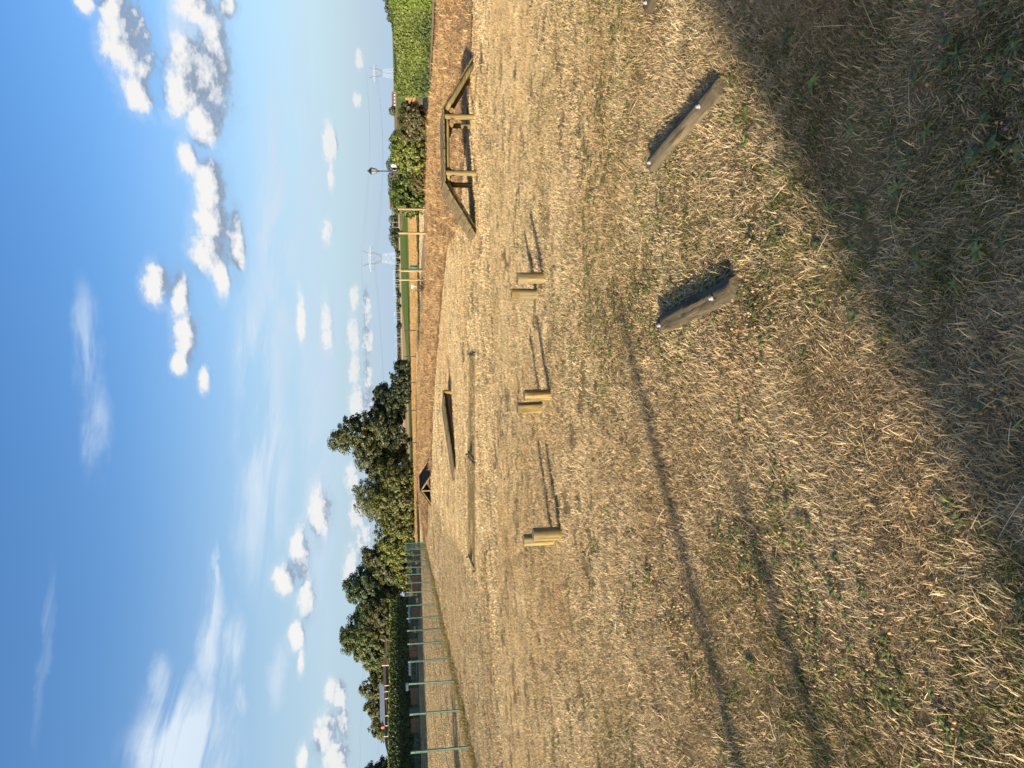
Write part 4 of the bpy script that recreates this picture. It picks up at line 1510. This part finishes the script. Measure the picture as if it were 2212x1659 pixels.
# ------------------------------------------------------------------ things along the far side of the next field
def clutter():
    brick = plain('red_board', srgb(150, 84, 58), .8, .2, 0, .3, 2)
    brown = plain('brown_board', srgb(126, 92, 66), .8, .2, 0, .35, 2)
    orange = plain('orange_board', srgb(150, 98, 58), .7, .3, 0, .2, 3)
    pale = plain('pale_board', srgb(206, 190, 150), .7)
    dark = plain('dark_panel', srgb(44, 46, 44), .6)
    grey = plain('grey_metal', srgb(150, 152, 150), .4, .4, .3)
    white = plain('white_plastic', srgb(214, 220, 226), .5)
    cloth = plain('grey_sheet', srgb(152, 160, 170), .8)
    gz = lambda x, y: float(lawn_z(np.array([x]), np.array([y]))[0])

    def board(x0, x1, y, h, mat, lab, name='board_panel', cat='board', n=3, feet=True, dy=0.0):
        z = gz((x0 + x1) / 2, y)
        t = thing(name, lab, cat, ((x0 + x1) / 2, y, z), 0)
        L = abs(x1 - x0)
        for k in range(n):
            hh = (h - .08) / n
            MB().box((0, 0, 0), (L, .05, hh - .012)).build('plank', mat, t, False, (0, 0, .08 + hh * (k + .5)))
        for s in (-1, 1):
            MB().box((0, 0, 0), (.07, .08, h)).build('upright', dark, t, False, (s * (L / 2 - .12), .07, h / 2))
        return t

    board(-17.2, -15.9, 76, .62, brown, 'low brown plank panel nearest the far corner of the mesh fence')
    board(-20.3, -18.65, 76, .84, brick, 'rusty red plank panel between two pale signs')
    board(-22.5, -21.55, 75.6, .85, brown, 'brown plank box under the grey sheet', n=4)
    board(-25.5, -24.4, 75, .9, orange, 'orange board with two dark stains', n=1)
    board(-26.15, -25.55, 75, .85, orange, 'narrow plain orange board left of the stained orange one', n=1)
    board(-29.9, -28.4, 73.0, .85, brown, 'brown plank panel below the white box')
    board(-32.2, -30.9, 72.2, .9, brown, 'brown plank panel left of the dark grey cabinet')
    board(-36.6, -34.8, 70.6, 1.0, brick, 'reddish plank panel at the far left below the hedge', n=4)
    # stains on the orange board
    par = [o for o in C.objects if o.get('label') == 'orange board with two dark stains'][0]
    for x, z, a, b in ((.2, .6, .12, .16), (-.15, .38, .16, .10)):
        MB().lathe([(.5, 0), (.42, .008), (.2, .010)], 9).build('stain', dark, par, False, (x, -.028, z)).rotation_euler = (PI / 2, 0, 0)
        C.objects[-1].scale = (a * 2, b * 2, 1)

    def sign(x, y, w, h, z, lab):
        t = thing('sign_board', lab, 'sign', (x, y, gz(x, y)), 0, 'pale sign boards along the field')
        MB().box((0, 0, 0), (w, .03, h)).build('face', pale, t, False, (0, 0, z))
        for s in (-1, 1):
            MB().tube((s * w * .4, .03, 0), (s * w * .4, .03, z), .02, .02, 6).build('leg', grey, t)
    sign(-17.9, 75, .62, .32, .3, 'squarish pale sign in front of a dark cabinet, right of the red panel')
    sign(-20.7, 75, .5, .2, .36, 'small upright pale sign left of the red panel')
    sign(-23.4, 74.6, .66, .17, .45, 'narrow pale sign between the brown box and the orange board')

    def cabinet(x, y, w, h, lab, mat):
        t = thing('cabinet', lab, 'cabinet', (x, y, gz(x, y)), 0)
        MB().box((0, 0, 0), (w, .5, h)).build('body', mat, t, False, (0, 0, h / 2))
        MB().box((0, 0, 0), (w + .08, .6, .04)).build('lid', mat, t, False, (0, 0, h + .022))
        MB().box((0, 0, 0), (w * .44, .02, h * .8)).build('door', mat, t, False, (-w * .23, -.262, h / 2))
        MB().box((0, 0, 0), (w * .44, .02, h * .8)).build('door', mat, t, False, (w * .23, -.262, h / 2))
    cabinet(-18.1, 76.3, 1.0, .8, 'dark cabinet behind the squarish pale sign', dark)
    cabinet(-30.5, 72.9, .6, .95, 'dark grey cabinet between two brown plank panels', plain('grey_cabinet', srgb(84, 90, 90), .6))
    # bundled sheet
    mb = MB()
    random.seed(12)
    for k in range(7):
        x = -.7 + k * .22
        mb.lathe([(.02, -.12), (.14, -.06), (.16, .02), (.10, .12), (.02, .17)], 7, (x, random.uniform(-.06, .06), .05 * math.sin(k * 2)))
    o = mb.build('bundled_sheet', cloth, None, True, (-22.1, 75.4, gz(-22.1, 75.4) + .98))
    tag(o, 'crumpled grey sheet bundled on top of the brown plank box', 'sheet')
    # hand cart
    t = thing('hand_cart', 'grey metal tube cart loaded with pale sacks, left of the orange boards', 'cart', (-27.0, 74.2, gz(-27, 74.2)))
    mb = MB()
    for y in (-.3, .3):
        for a, b in (((-.8, y, .2), (.7, y, .2)), ((-.8, y, .72), (.7, y, .72)), ((.7, y, .05), (.7, y, .85)), ((-.8, y, .05), (-.8, y, .75)), ((0, y, .2), (0, y, .72))):
            mb.tube(a, b, .02, .02, 6)
    mb.build('tube_frame', grey, t)
    MB().box((0, 0, .24), (1.4, .55, .03)).build('tray', grey, t)
    for x in (-.7, .6):
        for y in (-.34, .34):
            MB().tube((x, y - .03, .1), (x, y + .03, .1), .1, .1, 12).build('wheel', dark, t, True)
    for k in range(4):
        o = MB().lathe([(.04, 0), (.17, .04), (.19, .14), (.13, .24), (.03, .28)], 9, (0, 0, 0)).build('sack', plain('pale_sack', srgb(190, 188, 176)), None, True, (-27.45 + k * .3, 74.2, gz(-27, 74.2) + .72))
        tag(o, 'pale sack, ' + ('leftmost', 'second from the left', 'third from the left', 'rightmost')[k] + ' of the four on the tube cart', 'sack', 'pale sacks on the tube cart')
    # white box on a stand
    t = thing('feed_box', 'white box raised on two legs against the dark hedge', 'box', (-28.6, 74, gz(-28.6, 74)))
    MB().box((0, 0, 1.15), (.6, .4, .22)).build('box_body', white, t)
    MB().box((0, 0, 1.275), (.66, .46, .03)).build('lid', white, t)
    for s in (-1, 1):
        MB().box((s * .25, 0, .52), (.05, .05, 1.04)).build('leg', grey, t)
    # bank of nettles in front of the hedge
    tree('nettle_patch', 'dull green patch of tall weeds below the hedge, right of the reddish panel', 'plant', (-33.6, 71.6, .4),
         [(0, 0, .35, .9, .4, .4), (.8, 0, .3, .6, .4, .35), (-.7, 0, .3, .6, .4, .4)], 1600, .2, .09, (srgb(58, 80, 48), srgb(96, 116, 72)), .2, .02, group=None)


clutter()


# ------------------------------------------------------------------ shed with canopy behind the hedge
def shed():
    m_dk = plain('brown_cladding', srgb(74, 62, 54), .8, .2, 0, .2, 1)
    m_rf = plain('brown_roof', srgb(84, 70, 62), .8, .2, 0, .2, 1)
    m_cp = plain('grey_blue_sheet', srgb(104, 114, 126), .6, .25, 0, .1, .5)
    m_or = plain('orange_brick', srgb(190, 112, 80), .8)
    m_ps = plain('pale_post', srgb(200, 178, 150), .7)
    t = thing('long_shed', 'long low brown shed behind the hedge with a pale grey canopy on posts', 'shed', (-44.5, 112, 0), math.atan2(.0, 1))
    MB().box((0, 2.5, 2.1), (17.6, 5, 4.2)).build('wall', m_dk, t)
    MB().add([(-9, -.3, 4.22), (9, -.3, 4.22), (9, 5.3, 4.9), (-9, 5.3, 4.9), (-9, -.3, 4.38), (9, -.3, 4.38), (9, 5.3, 5.06), (-9, 5.3, 5.06)],
             [(3, 2, 1, 0), (4, 5, 6, 7), (0, 1, 5, 4), (1, 2, 6, 5), (2, 3, 7, 6), (3, 0, 4, 7)]).build('roof', m_rf, t)
    # canopy: slightly pitched sheets on posts
    for k in range(4):
        x0 = -3.2 + k * 1.42
        MB().add([(x0, -2.2, 4.78), (x0 + 1.40, -2.2, 4.78), (x0 + 1.40, -.6, 5.42), (x0, -.6, 5.42), (x0, -2.2, 4.83), (x0 + 1.40, -2.2, 4.83), (x0 + 1.40, -.6, 5.47), (x0, -.6, 5.47)],
                 [(3, 2, 1, 0), (4, 5, 6, 7), (0, 1, 5, 4), (1, 2, 6, 5), (2, 3, 7, 6), (3, 0, 4, 7)]).build('canopy_sheet', m_cp, t)
    for x in (-3.2, -1.8, .6, 1.6, 2.45):
        MB().box((0, 0, 2.35), (.09, .09, 4.78)).build('canopy_post', m_ps, t, False, (x, -2.1, 0))
    for x, h in ((-5.2, 5.0), (4.9, 5.05)):
        MB().box((0, 0, h / 2), (.12, .12, h)).build('tall_post', m_ps, t, False, (x, -1.0, 0))
    MB().box((0, 0, 0), (.32, 1.4, .46)).build('chimney', m_or, t, False, (-3.45, -1.4, 5.1))


shed()

# ------------------------------------------------------------------ far away: pylons, masts, houses, tree clumps
m_steel = plain('hazed_steel', srgb(178, 190, 202), .5, .3, 0, .1)  # distance haze painted into both pylon colours
m_red = plain('hazed_red_steel', srgb(126, 128, 146), .6, .3, 0, .1)


def strut(mb, a, b, r):
    mb.tube(a, b, r, r, 4, cap=False)


def lattice(mb, A, B, n, r):
    """A, B: the four corner points below and above; n bays of crossed struts"""
    A, B = [Vector(p) for p in A], [Vector(p) for p in B]
    for k in range(4):
        strut(mb, A[k], B[k], r * 1.5)
    for j in range(n):
        t0, t1 = j / n, (j + 1) / n
        for k in range(4):
            p, q = A[k].lerp(B[k], t0), A[(k + 1) % 4].lerp(B[(k + 1) % 4], t0)
            p1, q1 = A[k].lerp(B[k], t1), A[(k + 1) % 4].lerp(B[(k + 1) % 4], t1)
            strut(mb, p, q1, r)
            strut(mb, q, p1, r)
            strut(mb, p1, q1, r)


def sq(cx, cz, w, dpt=None):
    dpt = w if dpt is None else dpt
    return [(cx - w, -dpt, cz), (cx + w, -dpt, cz), (cx + w, dpt, cz), (cx - w, dpt, cz)]


def pylon(loc, s, lab):
    t = thing('pylon', lab, 'pylon', loc, 0, 'electricity pylons on the horizon')
    r = .10
    mb = MB()
    lattice(mb, sq(0, 0, 6.2), sq(0, 10, 5.4), 1, r)
    mb.build('legs', m_steel, t)
    mb = MB()
    lattice(mb, sq(0, 10, 5.4), sq(0, 19.5, 4.2), 2, r)
    mb.build('body', m_steel, t)
    for sx in (-1, 1):
        mb = MB()
        lattice(mb, sq(sx * 2.4, 19.5, 1.5), sq(sx * 6.6, 29, .8), 3, r)
        lattice(mb, sq(sx * 6.6, 29, .8), sq(sx * 6.4, 33.5, .8), 1, r)
        mb.build('fork_arm', m_red, t)
        mb = MB()
        lattice(mb, sq(sx * 6.4, 35.3, .8), sq(sx * 9.6, 45, .12), 3, r)
        mb.build('horn', m_red, t)
    mb = MB()
    A = [(-6.6, -1, 33.4), (-6.6, 1, 33.4), (-6.6, 1, 35.8), (-6.6, -1, 35.8)]
    B = [(6.6, -1, 33.4), (6.6, 1, 33.4), (6.6, 1, 35.8), (6.6, -1, 35.8)]
    lattice(mb, A, B, 8, r)
    for sx in (-1, 1):
        A = [(sx * 6.6, -1, 33.4), (sx * 6.6, 1, 33.4), (sx * 6.6, 1, 35.8), (sx * 6.6, -1, 35.8)]
        B = [(sx * 16, -.1, 33.4), (sx * 16, .1, 33.4), (sx * 16, .1, 33.8), (sx * 16, -.1, 33.8)]
        lattice(mb, A, B, 5, r)
    mb.build('crossarm', m_steel, t)
    for x in (-12.6, 0, 12.6):
        mb = MB()
        strut(mb, (x - 2.4, 0, 33.4), (x, 0, 29.2), .17)
        strut(mb, (x + 2.4, 0, 33.4), (x, 0, 29.2), .17)
        mb.build('insulator', plain('dark_insulator', srgb(90, 96, 104)), t)
    t.scale = (s, s, s)
    return t


pylon((156.5, 950, 0), 1.0, 'nearer white lattice pylon with red-grey horns, above the timber barrier')
pylon((511.5, 1270, 0), .93, 'farther pale lattice pylon above the leafy hedge on the right')


def wires():
    m_wr = plain('cable', srgb(120, 130, 142), .6)
    P0, P1 = Vector((156.5, 950, 0)), Vector((511.5, 1270, 0))
    mb_all = []
    ends = [(P0, P1), (P0, Vector((-330, 700, 0)))]
    for (a, b) in ends:
        for x, z in ((-12.6, 29.2), (0, 29.2), (12.6, 29.2), (-9.6, 45), (9.6, 45)):
            mb = MB()
            prev = None
            for k in range(25):
                u = k / 24
                p = a.lerp(b, u) + Vector((x, 0, z - 4 * (11 if z < 40 else 8) * u * (1 - u)))
                if prev is not None:
                    mb.tube(prev, p, .045, .045, 3, cap=False)
                prev = p
            mb_all.append(mb)
    for i, mb in enumerate(mb_all):
        lab = ('lower left', 'lower middle', 'lower right', 'upper left', 'upper right')[i % 5] + ' power cable ' + ('between the two pylons', 'running left from the nearer pylon')[i // 5]
        tag(mb.build('power_cable', m_wr), lab, 'cable', 'power cables strung from the pylons')


wires()


def far_things():
    # railway masts
    spots = [(40.1, 420), (39.0, 425), (36.4, 423), (26.8, 420), (23.3, 424), (14.0, 420), (10.6, 426), (62.8, 420), (61.6, 426), (59.9, 421), (58.4, 424), (57.0, 420), (56.0, 427), (54.1, 421), (49.8, 425), (72.3, 420), (70.6, 425), (88.6, 420), (87.1, 425)]
    m_m = plain('white_mast', srgb(176, 178, 176), .6)
    mm = MB().tube((0, 0, -.2), (0, 0, 4.2), .08, .06, 6).mesh('pole', m_m)
    ma = MB().tube((0, 0, 3.7), (1.5, 0, 3.95), .05, .05, 4).tube((0, 0, 3.1), (1.5, 0, 3.95), .04, .04, 4).tube((1.5, 0, 3.95), (1.5, 0, 3.1), .03, .03, 4).mesh('bracket', m_m)
    ordn = ['leftmost', 'second', 'third', 'fourth', 'fifth', 'sixth', 'seventh', 'eighth', 'ninth', 'tenth', 'eleventh', 'twelfth', 'thirteenth', 'fourteenth', 'fifteenth', 'sixteenth', 'seventeenth', 'eighteenth', 'rightmost']
    spots.sort(key=lambda q: q[0] / q[1])
    for i, (x, y) in enumerate(spots):
        t = thing('railway_mast', 'thin white railway mast, ' + ordn[i] + (' of the row' if i in (0, 18) else ' from the left in the row') + ' along the far railway', 'mast', (x, y, 0), 0 if i % 2 else PI, 'masts along the far railway')
        inst('pole', mm, t)
        inst('bracket', ma, t)
    o = MB().box((35, 0, .1), (190, .5, .3)).build('railway_wall', plain('pale_concrete', srgb(176, 164, 140), .8), loc=(0, 416, 0))
    tag(o, 'long low pale wall running along the foot of the railway masts', 'wall')
    # distant clumps of trees
    FAR = (srgb(72, 84, 62), srgb(98, 106, 78))  # far foliage greyed, with the distance haze put into its colour
    clumps = [((192, 716), 9, 'rounded far tree just right of the lamp column'), ((203, 712), 10, 'taller far tree beside the grey silo'), ((183, 700), 8, 'far tree left of the red-roofed house'),
              ((176, 700), 8.4, 'far tree right of the brown house with a thin chimney'), ((151, 705), 8.2, 'far tree cluster above the right post of the timber barrier'), ((142.5, 704), 8.4, 'lone rounded far tree above the middle of the barrier rail'),
              ((134.5, 702), 8.6, 'wide far tree right of the nearer pylon'), ((129, 700), 6.5, 'low far tree nearest the foot of the nearer pylon'),
              ((248, 700), 6.0, 'small far tree left of the white farm'), ((352, 700), 11, 'large far trees at the right edge of the horizon'), ((341, 700), 8, 'pointed far tree next to the large ones at the right edge'), ((333, 702), 6, 'low far tree third from the right edge of the horizon')]
    for (x, y), h, lab in clumps:
        w = h * .55
        t = thing('distant_tree', lab, 'tree', (x, y, 0), 0, 'distant trees along the horizon')
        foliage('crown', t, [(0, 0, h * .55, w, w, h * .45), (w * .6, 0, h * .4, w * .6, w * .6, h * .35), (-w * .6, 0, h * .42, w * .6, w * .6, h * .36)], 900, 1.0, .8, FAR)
        MB().tube((0, 0, -.3), (0, 0, h * .5), .3, .15, 6).build('trunk', m_bark, t)
    tree('round_bush', 'round dark bush beside the railway, above the middle of the barrier', 'bush', (78.5, 398, 0), [(0, 0, 1.4, 1.9, 1.6, 1.6), (1.2, 0, 1.2, 1.3, 1.2, 1.3)], 1300, .6, .45, DK, .5, .15, 'bushes along the railway')
    for (x, y, s), lab in zip(((30.7, 398, 1.5), (46.7, 398, .9), (40.9, 398, .7), (68, 398, 1.0), (64, 398, .9)),
                              ('dark bush in the middle of the brown field edge', 'small bush left of the railway mast cluster', 'smallest bush between two railway masts', 'low bush under the nearer pylon', 'low bush just left of the nearer pylon')):
        tree('round_bush', lab, 'bush', (x, y, 0), [(0, 0, s * .9, s, s, s), (s * .7, 0, s * .6, s * .7, s * .7, s * .7)], 600, .5, .4, DK, .3, .1, 'bushes along the railway')
    tree('lone_tree', 'tiny dark round tree alone on the horizon above the wire fence', 'tree', (17.0, 600, 0), [(0, 0, 2.6, 1.8, 1.8, 1.9)], 600, .6, .5, (srgb(80, 60, 52), srgb(104, 78, 64)), 1, .15, 'distant trees along the horizon')
    # a dark line of woods far behind
    n = 9000
    x = R.uniform(30, 230, n)
    P = np.stack([x, R.uniform(960, 980, n), R.random(n) * (2.2 + 2.5 * fbm(x, x * 0, .05, 3))], -1)
    V, F_ = leaf_faces(P, rand_dirs(n) + np.array([0, -.6, .6]), 1.6 * R.uniform(.6, 1.3, n))
    o = bpy.data.objects.new('far_woods', arr_mesh('far_woods', V, F_, m_leaf, lerp(FAR[0], FAR[1], R.random(n))))
    C.objects.link(o)
    o['kind'] = 'stuff'

    # houses
    def house(loc, w, d, h, rh, wall, roof, lab, rz=0, chim=None, win=2):
        t = thing('house', lab, 'house', loc, rz, 'distant houses')
        MB().box((0, 0, h / 2), (w, d, h)).add([(-w / 2, -d / 2, h), (-w / 2, d / 2, h), (-w / 2, 0, h + rh - .05), (w / 2, -d / 2, h), (w / 2, d / 2, h), (w / 2, 0, h + rh - .05)], [(0, 1, 2), (5, 4, 3)]).build('wall', wall, t)
        e = .3
        MB().add([(-w / 2 - e, -d / 2 - e, h - .15), (w / 2 + e, -d / 2 - e, h - .15), (w / 2 + e, 0, h + rh), (-w / 2 - e, 0, h + rh), (w / 2 + e, d / 2 + e, h - .15), (-w / 2 - e, d / 2 + e, h - .15),
                  (-w / 2 - e, -d / 2 - e, h), (w / 2 + e, -d / 2 - e, h), (w / 2 + e, 0, h + rh + .18), (-w / 2 - e, 0, h + rh + .18), (w / 2 + e, d / 2 + e, h), (-w / 2 - e, d / 2 + e, h)],
                 [(0, 1, 2, 3), (3, 2, 4, 5), (9, 8, 7, 6), (11, 10, 8, 9), (0, 6, 7, 1), (5, 4, 10, 11)]).build('roof', roof, t)
        for k in range(win):
            x = -w / 2 + w * (k + .5) / win
            MB().box((x, -d / 2 - .02, h * .5), (min(1.0, w * .12), .08, 1.1)).build('window', plain('dark_window', (.04, .05, .06, 1), .2, .5), t)
        if chim:
            MB().box((chim[0], 0, h + rh + chim[1] / 2 - .3), (.5, .5, chim[1])).build('chimney', wall, t)
        return t
    brickm, tile, cream, pinkt = plain('far_brick', srgb(176, 130, 104)), plain('far_tile', srgb(122, 92, 82)), plain('far_render', srgb(188, 182, 172)), plain('brown_wall', srgb(150, 120, 104))
    house((165.5, 702, 0), 8.5, 7, 5.4, 1.6, pinkt, tile, 'brown far house with a thin tall chimney above the green bush', 0, (1.2, 4.0), 3)
    house((192.5, 706, 0), 6.5, 6, 3.8, 1.8, cream, tile, 'far house with a red roof directly behind the lamp column', 0, None, 2)
    house((187.8, 702, 0), 3.4, 5, 4.4, 2.2, cream, tile, 'narrow far house with a bright white gable left of the lamp', PI / 2, None, 1)
    house((258.5, 700, 0), 12, 6, 1.4, 1.6, cream, tile, 'long low white farm with a red roof on the horizon, above the straw gap', 0, None, 4)
    t = thing('silo', 'pale grey silo tank beside the far trees, right of the lamp', 'silo', (199, 700, 0))
    MB().lathe([(1.6, 0), (1.6, 4.6)], 14).build('tank', plain('tank_grey', srgb(196, 200, 200), .4), t, True)
    MB().lathe([(1.62, 4.6), (1.0, 5.2), (.1, 5.5)], 14).build('cap', plain('cap_grey', srgb(150, 156, 160), .4), t, True)


far_things()

# green telegraph pole with arm (thin cross on the right horizon)


# ------------------------------------------------------------------ off to the left and behind: unseen things that cast shade into the picture
def casters():
    m_r = plain('rendered_wall', srgb(206, 196, 176), .85, .2, 0, .15, 1)
    m_t = plain('roof_tiles', srgb(130, 80, 62), .85, .2, 0, .3, 3)
    m_gl = plain('window_glass', (.03, .04, .05, 1), .1, .5)
    # unseen house added behind the viewer; its corner draws the foreground shade edge
    c = Vector((-.54 - 24 * SX, 1.87 - 24 * SY, 0))
    ax = Vector((SY, -SX, 0))
    w, d, h = 7.4, 8.0, 8.8
    rz = math.atan2(ax.y, ax.x)
    t = thing('house', 'unseen two-storey rendered house behind the viewer, added to shade the near lawn', 'house', c, rz)
    MB().box((w / 2, -d / 2, h / 2), (w, d, h)).build('wall', m_r, t)
    MB().add([(-.0, .0, h), (w, .0, h), (w, -d, h), (0, -d, h), (3.2, -d / 2, h + 2.2), (w - 3.2, -d / 2, h + 2.2)],
             [(0, 1, 5, 4), (1, 2, 5), (2, 3, 4, 5), (3, 0, 4), (3, 2, 1, 0)]).build('roof', m_t, t, False, (0, 0, .02))
    for k in range(2):
        for z in (1.5, 4.9):
            MB().box((0, 0, 0), (1.1, .08, 1.4)).build('window', m_gl, t, False, (2 + k * 3.6, .02, z + .4))
    MB().box((0, 0, 0), (1.0, .08, 2.1)).build('door', plain('door_paint', srgb(70, 84, 80)), t, False, (3.7, .02, 1.05))
    # two tall poles left of the viewer
    for (x, y), lab in (((-13.26, -5.17), 'tall round pole standing left of the viewer, nearer to the fence'), ((-14.3, -7.07), 'tall round pole standing left of the viewer, nearer to the house')):
        o = MB().tube((0, 0, -.3), (0, 0, 4.5), .065, .06, 12, chamfer=.008).build('tall_pole', w_postZ, smooth=True, loc=(x, y, 0))
        tag(o, lab, 'pole', 'poles left of the viewer')
    # bush tree beyond the fence whose shade crosses the fence foot
    tree('garden_tree', 'bushy tree outside the frame beyond the left fence', 'tree', (-24.5, 16.3, 0),
         [(0, 0, 3.0, 1.7, 1.7, 1.6), (-1.2, .8, 2.6, 1.4, 1.4, 1.3), (1.0, .9, 2.4, 1.2, 1.2, 1.2)], 6000, .4, .17, OLIVE, 1.4, .15, group=None)
    # unseen long barn added to shade the hedge face and the boards
    a = Vector((-38.2, 57.0, 0))
    dv = Vector((-.916, -.402, 0))
    t = thing('barn', 'unseen long plain barn outside the frame at the left, added to shade the hedge', 'barn', a, math.atan2(dv.y, dv.x))
    L, hh, D = 44, 8.6, 8.0
    MB().box((L / 2, -D / 2, hh / 2), (L, D, hh)).build('wall', plain('barn_wall', srgb(150, 130, 110), .85), t)
    MB().add([(-.3, .2, hh), (L + .3, .2, hh), (L + .3, -D - .2, hh), (-.3, -D - .2, hh), (-.3, -D / 2, hh + 1.0), (L + .3, -D / 2, hh + 1.0)],
             [(0, 4, 5, 1), (3, 2, 5, 4), (0, 3, 4), (1, 5, 2), (0, 1, 2, 3)]).build('roof', m_t, t, False, (0, 0, .02))


casters()
